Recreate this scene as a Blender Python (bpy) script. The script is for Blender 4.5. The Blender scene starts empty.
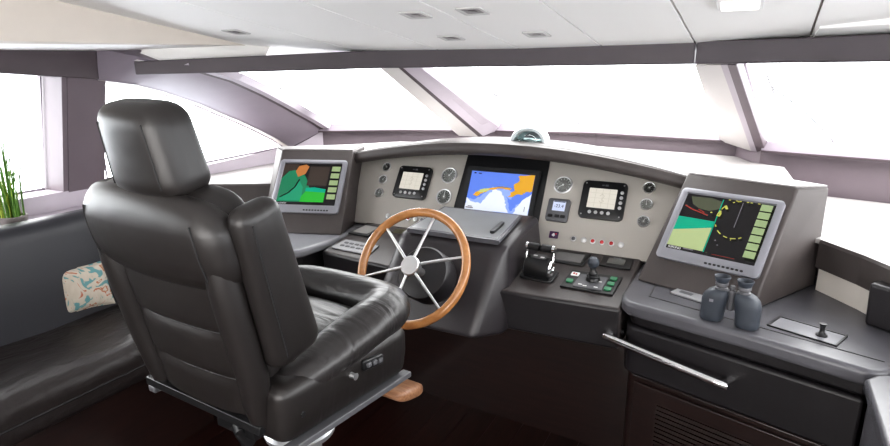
import bpy, bmesh, math, random
from mathutils import Vector, Matrix
random.seed(7)
scene = bpy.context.scene
C = scene.collection
PI = math.pi
XC = -1.092            # centre line of the helm

# ------------------------------------------------------------------ materials
def nodes(name):
    m = bpy.data.materials.new(name); m.use_nodes = True
    nt = m.node_tree; b = nt.nodes['Principled BSDF']
    return m, nt, b
def mat(name, col, rough=.5, metal=0, bump=0, bscale=200, var=.0, vscale=6, emit=None, estr=0, spec=.5, coat=0):
    m, nt, b = nodes(name)
    b.inputs['Base Color'].default_value = (*col, 1)
    b.inputs['Roughness'].default_value = rough
    b.inputs['Metallic'].default_value = metal
    b.inputs['Specular IOR Level'].default_value = spec
    b.inputs['Coat Weight'].default_value = coat
    tc = nt.nodes.new('ShaderNodeTexCoord')
    if var:
        n = nt.nodes.new('ShaderNodeTexNoise'); n.inputs['Scale'].default_value = vscale; n.inputs['Detail'].default_value = 4
        nt.links.new(tc.outputs['Object'], n.inputs['Vector'])
        r = nt.nodes.new('ShaderNodeValToRGB')
        r.color_ramp.elements[0].position = .3; r.color_ramp.elements[1].position = .7
        r.color_ramp.elements[0].color = (*[c*(1-var) for c in col], 1)
        r.color_ramp.elements[1].color = (*[min(1, c*(1+var)) for c in col], 1)
        nt.links.new(n.outputs['Fac'], r.inputs['Fac']); nt.links.new(r.outputs['Color'], b.inputs['Base Color'])
    if bump:
        n = nt.nodes.new('ShaderNodeTexNoise'); n.inputs['Scale'].default_value = bscale; n.inputs['Detail'].default_value = 3
        nt.links.new(tc.outputs['Object'], n.inputs['Vector'])
        bp = nt.nodes.new('ShaderNodeBump'); bp.inputs['Strength'].default_value = bump; bp.inputs['Distance'].default_value = .002
        nt.links.new(n.outputs['Fac'], bp.inputs['Height']); nt.links.new(bp.outputs['Normal'], b.inputs['Normal'])
    if emit:
        b.inputs['Emission Color'].default_value = (*emit, 1); b.inputs['Emission Strength'].default_value = estr
    return m
def wood(name, c1, c2, scale=6, rough=.35, stretch=(1, 12, 12), coat=.3):
    m, nt, b = nodes(name)
    tc = nt.nodes.new('ShaderNodeTexCoord'); mp = nt.nodes.new('ShaderNodeMapping')
    mp.inputs['Scale'].default_value = stretch
    n = nt.nodes.new('ShaderNodeTexNoise'); n.inputs['Scale'].default_value = scale; n.inputs['Detail'].default_value = 6
    r = nt.nodes.new('ShaderNodeValToRGB'); r.color_ramp.elements[0].color = (*c1, 1); r.color_ramp.elements[1].color = (*c2, 1)
    r.color_ramp.elements[0].position = .35; r.color_ramp.elements[1].position = .65
    nt.links.new(tc.outputs['Object'], mp.inputs['Vector']); nt.links.new(mp.outputs['Vector'], n.inputs['Vector'])
    nt.links.new(n.outputs['Fac'], r.inputs['Fac']); nt.links.new(r.outputs['Color'], b.inputs['Base Color'])
    b.inputs['Roughness'].default_value = rough; b.inputs['Coat Weight'].default_value = coat
    return m
def creased(name, col, rough, s1=7, st=.5, sc=(.7, 2.6, 1)):
    """leather with soft folds and a fine grain"""
    m, nt, b = nodes(name)
    b.inputs['Base Color'].default_value = (*col, 1); b.inputs['Roughness'].default_value = rough
    tc = nt.nodes.new('ShaderNodeTexCoord'); mp = nt.nodes.new('ShaderNodeMapping'); mp.inputs['Scale'].default_value = sc
    n = nt.nodes.new('ShaderNodeTexNoise'); n.inputs['Scale'].default_value = s1; n.inputs['Detail'].default_value = 2; n.inputs['Distortion'].default_value = .8
    n2 = nt.nodes.new('ShaderNodeTexNoise'); n2.inputs['Scale'].default_value = 260
    ad = nt.nodes.new('ShaderNodeMath'); ad.operation = 'MULTIPLY_ADD'; ad.inputs[1].default_value = .05
    bp = nt.nodes.new('ShaderNodeBump'); bp.inputs['Strength'].default_value = st; bp.inputs['Distance'].default_value = .02
    nt.links.new(tc.outputs['Object'], mp.inputs['Vector']); nt.links.new(mp.outputs['Vector'], n.inputs['Vector'])
    nt.links.new(tc.outputs['Object'], n2.inputs['Vector'])
    nt.links.new(n2.outputs['Fac'], ad.inputs[0]); nt.links.new(n.outputs['Fac'], ad.inputs[2])
    nt.links.new(ad.outputs[0], bp.inputs['Height']); nt.links.new(bp.outputs['Normal'], b.inputs['Normal'])
    return m
def glassmat(name, tint=(1, 1, 1), refl=.06):
    m = bpy.data.materials.new(name); m.use_nodes = True
    nt = m.node_tree; nt.nodes.clear()
    o = nt.nodes.new('ShaderNodeOutputMaterial'); mx = nt.nodes.new('ShaderNodeMixShader')
    t = nt.nodes.new('ShaderNodeBsdfTransparent'); t.inputs['Color'].default_value = (*tint, 1)
    g = nt.nodes.new('ShaderNodeBsdfGlossy'); g.inputs['Roughness'].default_value = .02
    mx.inputs[0].default_value = refl
    nt.links.new(t.outputs[0], mx.inputs[1]); nt.links.new(g.outputs[0], mx.inputs[2]); nt.links.new(mx.outputs[0], o.inputs[0])
    return m

M = {}
M['dash'] = mat('dash_leather', (.056, .047, .046), .33, bump=.35, bscale=420, var=.10, vscale=9)
M['dash_face'] = mat('dash_leather_face', (.062, .052, .050), .46, bump=.35, bscale=420, var=.08, vscale=9)
M['dash_top'] = mat('dash_top_glare', (.30, .285, .28), .42, bump=.3, bscale=400, var=.05)  # dark leather painted pale to stand in for sky glare on top surfaces
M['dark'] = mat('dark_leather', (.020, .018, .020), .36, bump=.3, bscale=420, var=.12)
M['counter'] = mat('counter_leather', (.105, .103, .115), .27, bump=.2, bscale=420, var=.08)
M['pod'] = mat('pod_leather', (.034, .030, .033), .30, bump=.3, bscale=420, var=.1)
M['counter_lt'] = mat('counter_glare_and_plate', (.24, .24, .26), .27, bump=.2, bscale=420, var=.06)  # left countertop: sunlit reflection painted into the leather; also the pale switch plate
M['hood'] = mat('compass_hood', (.50, .54, .55), .3, var=.03)
M['flap'] = mat('glossy_flap_sky_sheen', (.26, .265, .275), .16, var=.05)  # base colour raised to imitate the sky reflected in the flap
M['base'] = wood('mahogany_base', (.013, .005, .0042), (.021, .0082, .0065), 5, .42, (1, 1, 9))
M['grille'] = mat('louvre_wood', (.015, .006, .0048), .4, var=.2)
M['floor'] = wood('mahogany_floor', (.014, .004, .003), (.026, .008, .0055), 4, .3, (9, 1, 1))
M['panel'] = mat('silver_panel', (.44, .415, .38), .42, metal=.25, bump=.08, bscale=500, var=.03)
M['ceiling'] = mat('ceiling_fabric', (.90, .885, .87), .8, bump=.1, bscale=300)
M['seam'] = mat('ceiling_seam', (.30, .27, .26), .9, var=.05)
M['soffit'] = mat('soffit_fabric', (.64, .585, .53), .8, bump=.2, bscale=260, var=.03)
M['wall'] = mat('cabin_wall', (.60, .56, .52), .7, var=.03)
M['mauve'] = mat('mauve_trim', (.135, .108, .122), .5, bump=.15, bscale=300, var=.05)
M['mauve_lt'] = mat('pale_mauve_trim', (.42, .375, .42), .5, bump=.1, bscale=300, var=.04)
M['mauve_md'] = mat('mid_mauve_trim', (.25, .215, .25), .5, bump=.1, bscale=300, var=.04)
M['mauve_dk'] = mat('dark_mauve_trim', (.060, .043, .050), .5, bump=.15, bscale=300, var=.06)
M['beam'] = mat('beam_trim', (.075, .062, .070), .5, bump=.2, bscale=300, var=.05)
M['lining'] = mat('pale_lining', (.60, .57, .56), .6, var=.02)
M['beige'] = mat('beige_lining', (.66, .62, .57), .6, var=.03)
M['chair'] = creased('chair_leather', (.0175, .0150, .0145), .40, 5, .16)
M['chair_soft'] = creased('chair_leather_creased', (.027, .0245, .0245), .35, 7, .34)
M['sofa'] = creased('sofa_leather', (.023, .0185, .0180), .36, 7, .42, (2.2, .9, .8))
M['sofa_back'] = creased('sofa_back_sheen', (.022, .022, .027), .40, 4, .12, (1, .8, .8))  # bluish window sheen mixed into the backrest colour
M['stitch'] = mat('stitching', (.012, .011, .012), .6, var=.1)
M['black'] = mat('black_plastic', (.012, .012, .013), .35, var=.1)
M['rubber'] = mat('black_rubber', (.040, .047, .060), .5, bump=.4, bscale=500, var=.1)
M['charcoal'] = mat('charcoal_plastic', (.10, .10, .108), .4, var=.08)
M['bezel'] = mat('silver_bezel', (.25, .25, .275), .38, metal=.2, var=.03)
M['chrome'] = mat('chrome', (.82, .82, .83), .12, metal=1, var=.02)
M['steel'] = mat('brushed_steel', (.66, .66, .67), .3, metal=.9, var=.04)
M['alu'] = mat('cast_aluminium', (.55, .56, .58), .35, metal=.7, var=.05)
M['rimwood'] = wood('varnished_wood', (.34, .150, .052), (.44, .205, .075), 5, .22, (6, 6, 6), .6)
M['footwood'] = wood('teak', (.22, .105, .055), (.34, .18, .10), 8, .4, (2, 14, 14), .2)
M['gauge'] = mat('gauge_face_glare', (.17, .165, .155), .3, var=.15, vscale=40)  # grey tone stands in for reflections on the dials
M['gauge_dk'] = mat('gauge_face_dark', (.06, .058, .055), .3, var=.2, vscale=40)
M['white'] = mat('white_plastic', (.78, .78, .77), .4, var=.02)
M['red'] = mat('red_lens', (.42, .03, .035), .25, var=.1, emit=(.6, .03, .03), estr=.12)
M['green'] = mat('green_key', (.03, .14, .07), .4, var=.1, emit=(.03, .3, .12), estr=.15)
M['yellow'] = mat('yellow_tag', (.75, .55, .03), .5, var=.05)
M['glass'] = glassmat('window_glass', (.97, .98, .98), .05)
M['dome'] = glassmat('dome_glass', (.72, .84, .84), .14)
M['greyglass'] = mat('flush_screen_glass', (.16, .155, .155), .12, var=.06)
M['key'] = mat('pale_keypad', (.30, .30, .31), .4, var=.04)
M['leaf'] = mat('leaf_green', (.09, .20, .03), .5, var=.35, vscale=14)
M['leaf2'] = mat('leaf_yellow_green', (.36, .42, .06), .5, var=.3, vscale=14)
M['pot'] = mat('planter', (.20, .18, .17), .6, var=.05)
M['blade'] = mat('wiper_grey', (.30, .30, .31), .5, var=.05)
M['lamp'] = mat('lamp_diffuser', (.9, .9, .88), .5, var=.01, emit=(1, .98, .95), estr=1.2)
M['spotrim'] = mat('spot_trim', (.55, .54, .53), .5, var=.03)
M['lens'] = mat('spot_lens', (.10, .09, .09), .3, var=.1)
def E_(name, col, s=1.0):
    if name not in M:
        M[name] = mat(name, [c*.25 for c in col], .25, var=.04, vscale=50, emit=col, estr=s*.82)
    return M[name]
def cushion_mat():
    m, nt, b = nodes('cushion_print')
    tc = nt.nodes.new('ShaderNodeTexCoord'); n = nt.nodes.new('ShaderNodeTexNoise'); n.inputs['Scale'].default_value = 9; n.inputs['Detail'].default_value = 2; n.inputs['Distortion'].default_value = 2.5
    r = nt.nodes.new('ShaderNodeValToRGB'); e = r.color_ramp.elements
    e[0].position = 0; e[0].color = (.10, .22, .24, 1); e[1].position = .41; e[1].color = (.12, .27, .28, 1)
    for p, c in ((.44, (.46, .41, .34)), (.60, (.50, .45, .385)), (.63, (.38, .12, .07)), (.68, (.34, .20, .12)), (.71, (.48, .43, .36))):
        q = e.new(p); q.color = (*c, 1)
    nt.links.new(tc.outputs['Object'], n.inputs['Vector']); nt.links.new(n.outputs['Fac'], r.inputs['Fac']); nt.links.new(r.outputs['Color'], b.inputs['Base Color'])
    b.inputs['Roughness'].default_value = .9
    return m
M['cushion'] = cushion_mat()

# ------------------------------------------------------------------ mesh helpers
class MB:
    def __init__(s): s.v = []; s.f = []; s.m = []
    def add(s, vs, fs, mi=0):
        o = len(s.v); s.v += [Vector(p) for p in vs]
        s.f += [[i+o for i in f] for f in fs]; s.m += [mi]*len(fs); return s
    def box(s, c, d, rz=0, mi=0, R=None):
        c = Vector(c); R = R or Matrix.Rotation(rz, 3, 'Z'); x, y, z = d[0]/2, d[1]/2, d[2]/2
        vs = [c + R @ Vector((a*x, b*y, e*z)) for e in (-1, 1) for a, b in ((-1, -1), (1, -1), (1, 1), (-1, 1))]
        return s.add(vs, [(3, 2, 1, 0), (4, 5, 6, 7), (0, 1, 5, 4), (1, 2, 6, 5), (2, 3, 7, 6), (3, 0, 4, 7)], mi)
    def hexa(s, a, b, mi=0):     # two quads, matching order
        return s.add(list(a)+list(b), [(3, 2, 1, 0), (4, 5, 6, 7), (0, 1, 5, 4), (1, 2, 6, 5), (2, 3, 7, 6), (3, 0, 4, 7)], mi)
    def loft(s, rings, mi=0, cap=True, close=True):
        n = len(rings[0]); vs = [p for r in rings for p in r]; fs = []
        for i in range(len(rings)-1):
            for j in range(n if close else n-1):
                k = (j+1) % n; fs.append((i*n+j, i*n+k, (i+1)*n+k, (i+1)*n+j))
        if cap: fs.append(tuple(range(n))[::-1]); fs.append(tuple((len(rings)-1)*n+j for j in range(n)))
        return s.add(vs, fs, mi)
    def prism(s, pts, z0, z1, mi=0, f=None):
        f = f or (lambda x, y, z: (x, y, z))
        return s.loft([[f(x, y, z0) for x, y in pts], [f(x, y, z1) for x, y in pts]], mi)
    def poly(s, pts, mi=0): return s.add(pts, [tuple(range(len(pts)))], mi)
    def tube(s, path, r, n=10, mi=0, closed=False, sx=1.0):
        P = [Vector(p) for p in path]; N = len(P); rings = []; up = None
        for i in range(N):
            a = P[i-1] if (i > 0 or closed) else P[i]; b = P[(i+1) % N] if (i < N-1 or closed) else P[i]
            t = (b-a).normalized()
            if up is None:
                up = Vector((0, 0, 1)) if abs(t.z) < .9 else Vector((1, 0, 0))
            x = t.cross(up).normalized(); up = x.cross(t).normalized()
            rr = r[i] if isinstance(r, (list, tuple)) else r
            rings.append([P[i] + x*math.cos(2*PI*k/n)*rr*sx + up*math.sin(2*PI*k/n)*rr for k in range(n)])
        if closed: rings.append(rings[0]); return s.loft(rings, mi, cap=False)
        return s.loft(rings, mi)
    def lathe(s, prof, c=(0, 0, 0), R=None, n=28, mi=0):   # profile (r, z)
        c = Vector(c); R = R or Matrix.Identity(3)
        rings = [[c + R @ Vector((max(r, 1e-5)*math.cos(2*PI*k/n), max(r, 1e-5)*math.sin(2*PI*k/n), z)) for k in range(n)] for r, z in prof]
        return s.loft(rings, mi)
    def rbox(s, size, r, n=8, c=(0, 0, 0), f=None, mi=0):  # rounded box on a fine grid, then bent by f
        X, Y, Z = [q/2 for q in size]; c = Vector(c)
        ar = [Vector(a) for a in ((1, 0, 0), (0, 1, 0), (0, 0, 1))]; h = (X, Y, Z); rad = r if isinstance(r, (tuple, list)) else (r, r, r)
        def ticks(i):
            a, q = h[i], rad[i]; e = [-a + q*(1-math.cos(PI/2*k/4)) for k in range(4)]
            mid = [-a+q + (2*a-2*q)*k/n for k in range(n+1)]
            return e + mid + [-t for t in e[::-1]]
        T = [ticks(i) for i in range(3)]
        for ax in range(3):
            u, w = (ax+1) % 3, (ax+2) % 3
            for sg in (-1, 1):
                vs = []; fs = []; nu, nw = len(T[u]), len(T[w])
                for p in T[u]:
                    for q in T[w]:
                        co = [0, 0, 0]; co[ax] = sg*h[ax]; co[u] = p; co[w] = q
                        inn = [max(-h[i]+rad[i], min(h[i]-rad[i], co[i])) for i in range(3)]
                        d = Vector([(co[i]-inn[i])/rad[i] for i in range(3)])
                        if d.length > 1e-9: d.normalize()
                        P = Vector([inn[i]+d[i]*rad[i] for i in range(3)])
                        vs.append(c + (Vector(f(*P)) if f else P))
                for i in range(nu-1):
                    for j in range(nw-1):
                        q = (i*nw+j, (i+1)*nw+j, (i+1)*nw+j+1, i*nw+j+1)
                        fs.append(q if sg > 0 else q[::-1])
                s.add(vs, fs, mi)
        return s
    def build(s, name, mats, parent=None, smooth=True, bevel=0, world=False, seg=3, weld=True, angle=40):
        me = bpy.data.meshes.new(name)
        inv = parent.matrix_world.inverted() if (world and parent) else None
        me.from_pydata([(inv @ p if inv else p) for p in s.v], [], s.f)
        for p, mi in zip(me.polygons, s.m): p.material_index = mi
        mats = mats if isinstance(mats, (list, tuple)) else [mats]
        for m_ in mats: me.materials.append(m_)
        bm = bmesh.new(); bm.from_mesh(me)
        if weld: bmesh.ops.remove_doubles(bm, verts=bm.verts, dist=1e-5)
        bmesh.ops.recalc_face_normals(bm, faces=bm.faces); bm.to_mesh(me); bm.free()
        if smooth:
            me.shade_smooth()
            me.set_sharp_from_angle(angle=math.radians(angle))
        o = bpy.data.objects.new(name, me); C.objects.link(o)
        if parent: o.parent = parent
        if bevel:
            b = o.modifiers.new('bevel', 'BEVEL'); b.width = bevel; b.segments = seg; b.limit_method = 'ANGLE'; b.angle_limit = math.radians(35)
            me.shade_smooth(); me.set_sharp_from_angle(angle=math.radians(60))
            b.harden_normals = False
        return o
def tag(o, label, cat, group=None):
    o['label'] = label; o['category'] = cat
    if group: o['group'] = group
    return o
def thing(name, label, cat, loc=(0, 0, 0), R=None, group=None):
    o = bpy.data.objects.new(name, None); C.objects.link(o); o.empty_display_size = .05
    o.matrix_world = Matrix.Translation(Vector(loc)) @ (R.to_4x4() if R else Matrix.Identity(4))
    return tag(o, label, cat, group)
def struct(name, mb, m, parent=None, **k):
    o = mb.build(name, m, parent, **k)
    if not parent: o['kind'] = 'structure'
    return o
def dup(root, Mx, label, group=None):
    r = root.copy(); C.objects.link(r); r.matrix_world = Mx; r['label'] = label
    if group: r['group'] = group
    for ch in list(root.children):
        c = ch.copy(); C.objects.link(c); c.parent = r
        for g in ch.children:
            d = g.copy(); C.objects.link(d); d.parent = c
    return r
def frame(loc, ex, ey):          # local x, y in the surface, z out of it
    ex = Vector(ex).normalized(); ey = Vector(ey).normalized(); ez = ex.cross(ey).normalized(); ey = ez.cross(ex)
    R = Matrix((ex, ey, ez)).transposed()
    return Matrix.Translation(Vector(loc)) @ R.to_4x4()
def thingM(name, label, cat, Mx, group=None):
    o = bpy.data.objects.new(name, None); C.objects.link(o); o.empty_display_size = .05
    o.matrix_world = Mx; return tag(o, label, cat, group)
def rrect(w, h, r, n=4, cx=0, cy=0):
    pts = []
    for sx, sy, a0 in ((1, 1, 0), (-1, 1, 90), (-1, -1, 180), (1, -1, 270)):
        for k in range(n+1):
            a = math.radians(a0 + 90*k/n); pts.append((cx+sx*(w/2-r)+r*math.cos(a), cy+sy*(h/2-r)+r*math.sin(a)))
    return pts
def text(name, s, size, m, parent, loc, R=None, squash=1.0):
    cu = bpy.data.curves.new(name, 'FONT'); cu.body = s; cu.size = size; cu.align_x = 'CENTER'; cu.align_y = 'CENTER'; cu.extrude = .0002
    t = bpy.data.objects.new(name+'_tmp', cu); C.objects.link(t)
    bpy.context.view_layer.update()
    me = bpy.data.meshes.new_from_object(t.evaluated_get(bpy.context.evaluated_depsgraph_get()))
    bpy.data.objects.remove(t)
    o = bpy.data.objects.new(name, me); C.objects.link(o); me.materials.clear(); me.materials.append(m)
    o.parent = parent; o.location = loc; o.scale = (squash, 1, 1)
    return o
def screen(name, w, h, layers, parent, z, cx=0, cy=0):
    """a flat display picture: coloured shapes in unit coordinates (0..1, 0..1) on a backing"""
    mb = MB(); mats = []
    def mi(m):
        if m not in mats: mats.append(m)
        return mats.index(m)
    for k, (m, pts) in enumerate(layers):
        mb.poly([(cx+(u-.5)*w, cy+(v-.5)*h, z+.00035*k) for u, v in pts], mi(m))
    return mb.build(name, mats, parent, smooth=False, weld=False)
R4 = [(0, 0), (1, 0), (1, 1), (0, 1)]
def rc(x0, y0, x1, y1): return [(x0, y0), (x1, y0), (x1, y1), (x0, y1)]

# ------------------------------------------------------------------ setting
# ceiling: slopes down towards the bow
def cz(y): return 1.826 - .1435*(y-2.6)
mb = MB(); xs = [-3.2, -2.42, -1.88, -1.40, -.985, -.60, -.225, .165, .75, 1.4]
for a, b in zip(xs[:-1], xs[1:]):
    sh = .03
    def q(x, y, dz=0): return (x + sh*(y-2.6), y, cz(y)+dz)
    g = .004
    mb.hexa([q(a+g, -2.6), q(b-g, -2.6), q(b-g, 2.75), q(a+g, 2.75)], [q(a+g, -2.6, .02), q(b-g, -2.6, .02), q(b-g, 2.75, .02), q(a+g, 2.75, .02)], 0)
mb.hexa([(-3.3, -2.6, cz(-2.6)+.012), (1.5, -2.6, cz(-2.6)+.012), (1.5, 2.75, cz(2.75)+.012), (-3.3, 2.75, cz(2.75)+.012)],
        [(-3.3, -2.6, cz(-2.6)+.08), (1.5, -2.6, cz(-2.6)+.08), (1.5, 2.75, cz(2.75)+.08), (-3.3, 2.75, cz(2.75)+.08)], 1)
mb.hexa([(.17, 2.66, 1.80), (1.4, 1.95, 1.80), (1.4, 1.80, 1.86), (.175, 2.37, 1.852)], [(.17, 2.66, 1.9), (1.4, 1.95, 1.95), (1.4, 1.80, 1.98), (.175, 2.37, 1.90)], 0)
struct('ceiling', mb, [M['ceiling'], M['seam']], smooth=False)
# soffit on the port side
mb = MB()
top = [(-2.42, 2.36, cz(2.36)+.01), (-2.55, -2.6, cz(-2.6)+.01)]
bot = [(-2.42, 2.36, 1.858), (-2.50, 1.23, 1.828), (-2.60, -2.6, 1.76)]
mb.poly([top[0], bot[0], bot[1], bot[2], top[1]], 0)
und = [bot[0], (-2.30, 2.38, 1.806), (-2.745, 1.96, 1.776), (-2.90, 1.845, 1.802), (-3.3, 1.6, 1.80), (-3.3, 1.23, 1.795), bot[1]]
for i in range(1, len(und)-1): mb.poly([und[0], und[i], und[i+1]], 1)
mb.poly([und[1], und[2], (-2.80, 2.05, 1.90), (-2.35, 2.5, 1.90)], 1)
mb.poly([bot[1], (-3.3, 1.23, 1.795), (-3.3, -2.6, 1.735), bot[2]], 1)
struct('trim_1', mb, [M['soffit'], M['ceiling']], smooth=False)
# floor
mb = MB()
for k in range(34):
    x0 = -3.3 + k*.145
    mb.box((x0+.0725, .6, -.01), (.1435, 7.2, .02))
mb.box((-.9, .6, -.04), (5.0, 7.4, .04))
struct('floor', mb, M['floor'], smooth=False)
# walls
def wallstrip(name, pts, zlo, zhi, m, t=.2, out=(-1, 0)):
    mb = MB()
    for (a, za0, za1), (b, zb0, zb1) in zip(pts[:-1], pts[1:]):
        d = Vector((b[0]-a[0], b[1]-a[1])); n = Vector((d.y, -d.x)).normalized()
        if n.dot(Vector(out)) < 0: n = -n
        o = n*t
        mb.hexa([(a[0], a[1], za0), (b[0], b[1], zb0), (b[0]+o.x, b[1]+o.y, zb0), (a[0]+o.x, a[1]+o.y, za0)],
                [(a[0], a[1], za1), (b[0], b[1], zb1), (b[0]+o.x, b[1]+o.y, zb1), (a[0]+o.x, a[1]+o.y, za1)])
    return struct(name, mb, m, smooth=False)
wallstrip('wall_left', [((-3.05, -2.6), 0, 1.15), ((-3.05, 2.3), 0, 1.135), ((-3.0, 3.22), 0, 1.185), ((-2.82, 3.44), 0, 1.30)], 0, 0, M['mauve_lt'])
wallstrip('wall_right', [((1.3, -2.6), 0, 1.15), ((1.3, 2.3), 0, 1.135), ((1.25, 3.0), 0, 1.19), ((1.10, 3.30), 0, 1.30)], 0, 0, M['mauve_lt'], out=(1, 0))
FS = [(-2.82, 3.44), (-2.33, 3.76), (-1.66, 4.02), (-.95, 4.16), (-.05, 4.02), (.08, 3.62), (.64, 3.48), (1.10, 3.30)]
wallstrip('wall_front', [(p, 0, 1.30) for p in FS], 0, 0, M['mauve'], out=(0, 1))
mb = MB(); mb.box((-.9, -2.64, 1.3), (4.6, .08, 2.7)); struct('wall_back', mb, M['wall'], smooth=False)
# starboard side is closed above its long window
mb = MB(); mb.hexa([(1.16, -2.6, 1.70), (1.16, 1.85, 1.70), (1.3, 1.85, 1.70), (1.3, -2.6, 1.70)], [(1.14, -2.6, 2.62), (1.14, 1.85, 2.0), (1.34, 1.85, 2.0), (1.34, -2.6, 2.62)]); struct('wall_right_upper', mb, M['mauve'], smooth=False)
mb = MB(); mb.hexa([(-2.87, -2.6, 1.72), (-2.87, 1.40, 1.722), (-2.99, 1.40, 1.722), (-2.99, -2.6, 1.72)], [(-2.86, -2.6, 1.84), (-2.86, 1.40, 1.835), (-2.99, 1.40, 1.835), (-2.99, -2.6, 1.84)])
mb.hexa([(-2.87, 1.40, 1.722), (-2.89, 1.835, 1.690), (-3.0, 1.835, 1.690), (-2.99, 1.40, 1.722)], [(-2.86, 1.40, 1.835), (-2.88, 1.835, 1.83), (-3.0, 1.835, 1.83), (-2.99, 1.40, 1.835)])
struct('trim_2', mb, M['mauve_dk'], smooth=False, bevel=.004)
# window post on the port side
mb = MB()
mb.hexa([(-3.05, 1.685, 1.13), (-3.05, 1.875, 1.13), (-3.22, 1.875, 1.13), (-3.24, 1.685, 1.13)], [(-2.89, 1.685, 1.74), (-2.89, 1.875, 1.74), (-3.06, 1.875, 1.74), (-3.08, 1.685, 1.74)], 0)
mb.hexa([(-3.052, 1.66, 1.13), (-3.25, 1.66, 1.13), (-3.25, 1.684, 1.13), (-3.052, 1.684, 1.13)], [(-2.892, 1.66, 1.74), (-3.09, 1.66, 1.74), (-3.09, 1.684, 1.74), (-2.892, 1.684, 1.74)], 1)
struct('trim_3', mb, [M['mauve'], M['mauve']], smooth=False)
# raked corner pillar, arched along its lower edge
arch = [(-2.895, 1.83, 1.688), (-2.90, 2.035, 1.660), (-2.915, 2.209, 1.618), (-2.93, 2.45, 1.540), (-2.945, 2.615, 1.474), (-2.95, 2.771, 1.413), (-2.955, 2.94, 1.339), (-2.96, 3.105, 1.261), (-2.965, 3.24, 1.185)]
upA = [(-2.875, 1.835, 1.835), (-2.74, 1.95, 1.80), (-2.60, 2.06, 1.75), (-2.56, 2.35, 1.670), (-2.62, 2.62, 1.588), (-2.67, 2.84, 1.512), (-2.725, 3.05, 1.438), (-2.775, 3.26, 1.365), (-2.82, 3.44, 1.295)]
mb = MB()
def offs(P, d): return [tuple(Vector(p)+Vector(d)) for p in P]
oA = offs(arch, (-.09, .02, -.012)); oU = offs(upA, (-.04, .09, .03))
mb.loft([[a, u, v, b] for a, u, v, b in zip(arch, upA, oU, oA)], 4)
for i in range(len(arch)-1):     # pale reveal of the side window
    e = (.002, 0, -.001)
    mb.poly(offs([arch[i], arch[i+1]], e)+offs([oA[i+1], oA[i]], e), 1)
for i in range(2, len(upA)-1):   # dark seal and pale glazing bead beside the windshield
    a, b = Vector(upA[i]), Vector(upA[i+1]); w = Vector((.022, .006, .004)); w2 = Vector((.062, .012, .010))
    mb.hexa([a, b, b+w, a+w], [a+Vector((0, .05, .03)), b+Vector((0, .05, .03)), b+w+Vector((0, .05, .03)), a+w+Vector((0, .05, .03))], 2)
    mb.hexa([a+w, b+w, b+w2, a+w2], [p+Vector((0, .05, .03)) for p in (a+w, b+w, b+w2, a+w2)], 3)
mb.poly([(-2.962, 3.03, 1.30), (-2.967, 3.25, 1.178), (-2.82, 3.45, 1.29), (-2.80, 3.33, 1.335)], 2)
struct('trim_4', mb, [M['mauve_lt'], M['beige'], M['mauve_dk'], M['mauve_lt'], M['mauve_md']], smooth=True)
# header beam over the windshield
def sweepbox(mb, pts, mi=0):  # pts: (x, y, zbot, ztop, depth)
    rings = []
    for i, p in enumerate(pts):
        a = pts[max(0, i-1)]; b = pts[min(len(pts)-1, i+1)]
        d = Vector((b[0]-a[0], b[1]-a[1])).normalized(); n = Vector((-d.y, d.x))*p[4]
        rings.append([(p[0], p[1], p[2]), (p[0]+n.x, p[1]+n.y, p[2]), (p[0]+n.x, p[1]+n.y, p[3]), (p[0], p[1], p[3])])
    mb.loft(rings, mi); return mb
mb = MB(); sweepbox(mb, [(-2.745, 1.93, 1.711, 1.775, .12), (-2.3, 2.26, 1.722, 1.80, .12), (-1.72, 2.60, 1.738, 1.828, .12), (-1.0, 2.64, 1.741, 1.838, .12), (-.222, 2.60, 1.744, 1.832, .12)])
struct('trim_5', mb, M['beam'], smooth=False, bevel=.006)
mb = MB(); sweepbox(mb, [(-.218, 2.60, 1.744, 1.832, .12), (.16, 2.44, 1.744, 1.828, .12), (1.16, 1.86, 1.738, 1.83, .12)])
struct('trim_6', mb, M['beam'], smooth=False, bevel=.006)
# windshield mullions: pale inner face and mauve outer face
def slab(mb, a0, a1, b0, b1, d, mi):
    d = Vector(d); q = [Vector(p) for p in (a0, b0, b1, a1)]
    return mb.hexa(q, [p+d for p in q], mi)
mb = MB()
slab(mb, (-1.865, 3.81, 1.262), (-1.775, 2.66, 1.74), (-1.70, 3.80, 1.262), (-1.655, 2.66, 1.74), (.01, .06, .02), 0)
slab(mb, (-1.70, 3.80, 1.262), (-1.655, 2.66, 1.74), (-1.685, 3.85, 1.265), (-1.635, 2.67, 1.74), (.01, .06, .02), 2)
slab(mb, (-1.685, 3.85, 1.265), (-1.635, 2.67, 1.74), (-1.63, 4.05, 1.30), (-1.545, 2.70, 1.74), (.01, .06, .02), 1)
struct('trim_7', mb, [M['lining'], M['mauve_lt'], M['mauve_dk']], smooth=False, bevel=.004)
mb = MB()
slab(mb, (-.145, 4.05, 1.285), (-.225, 2.68, 1.74), (.035, 3.72, 1.27), (-.125, 2.66, 1.74), (.02, .06, .02), 0)
slab(mb, (.035, 3.72, 1.27), (-.125, 2.66, 1.74), (.062, 3.66, 1.275), (-.10, 2.65, 1.74), (.02, .06, .02), 1)
slab(mb, (.062, 3.66, 1.275), (-.10, 2.65, 1.74), (.10, 3.62, 1.29), (-.068, 2.63, 1.74), (.02, .06, .02), 2)
struct('trim_8', mb, [M['lining'], M['mauve_lt'], M['mauve']], smooth=False, bevel=.004)
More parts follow.
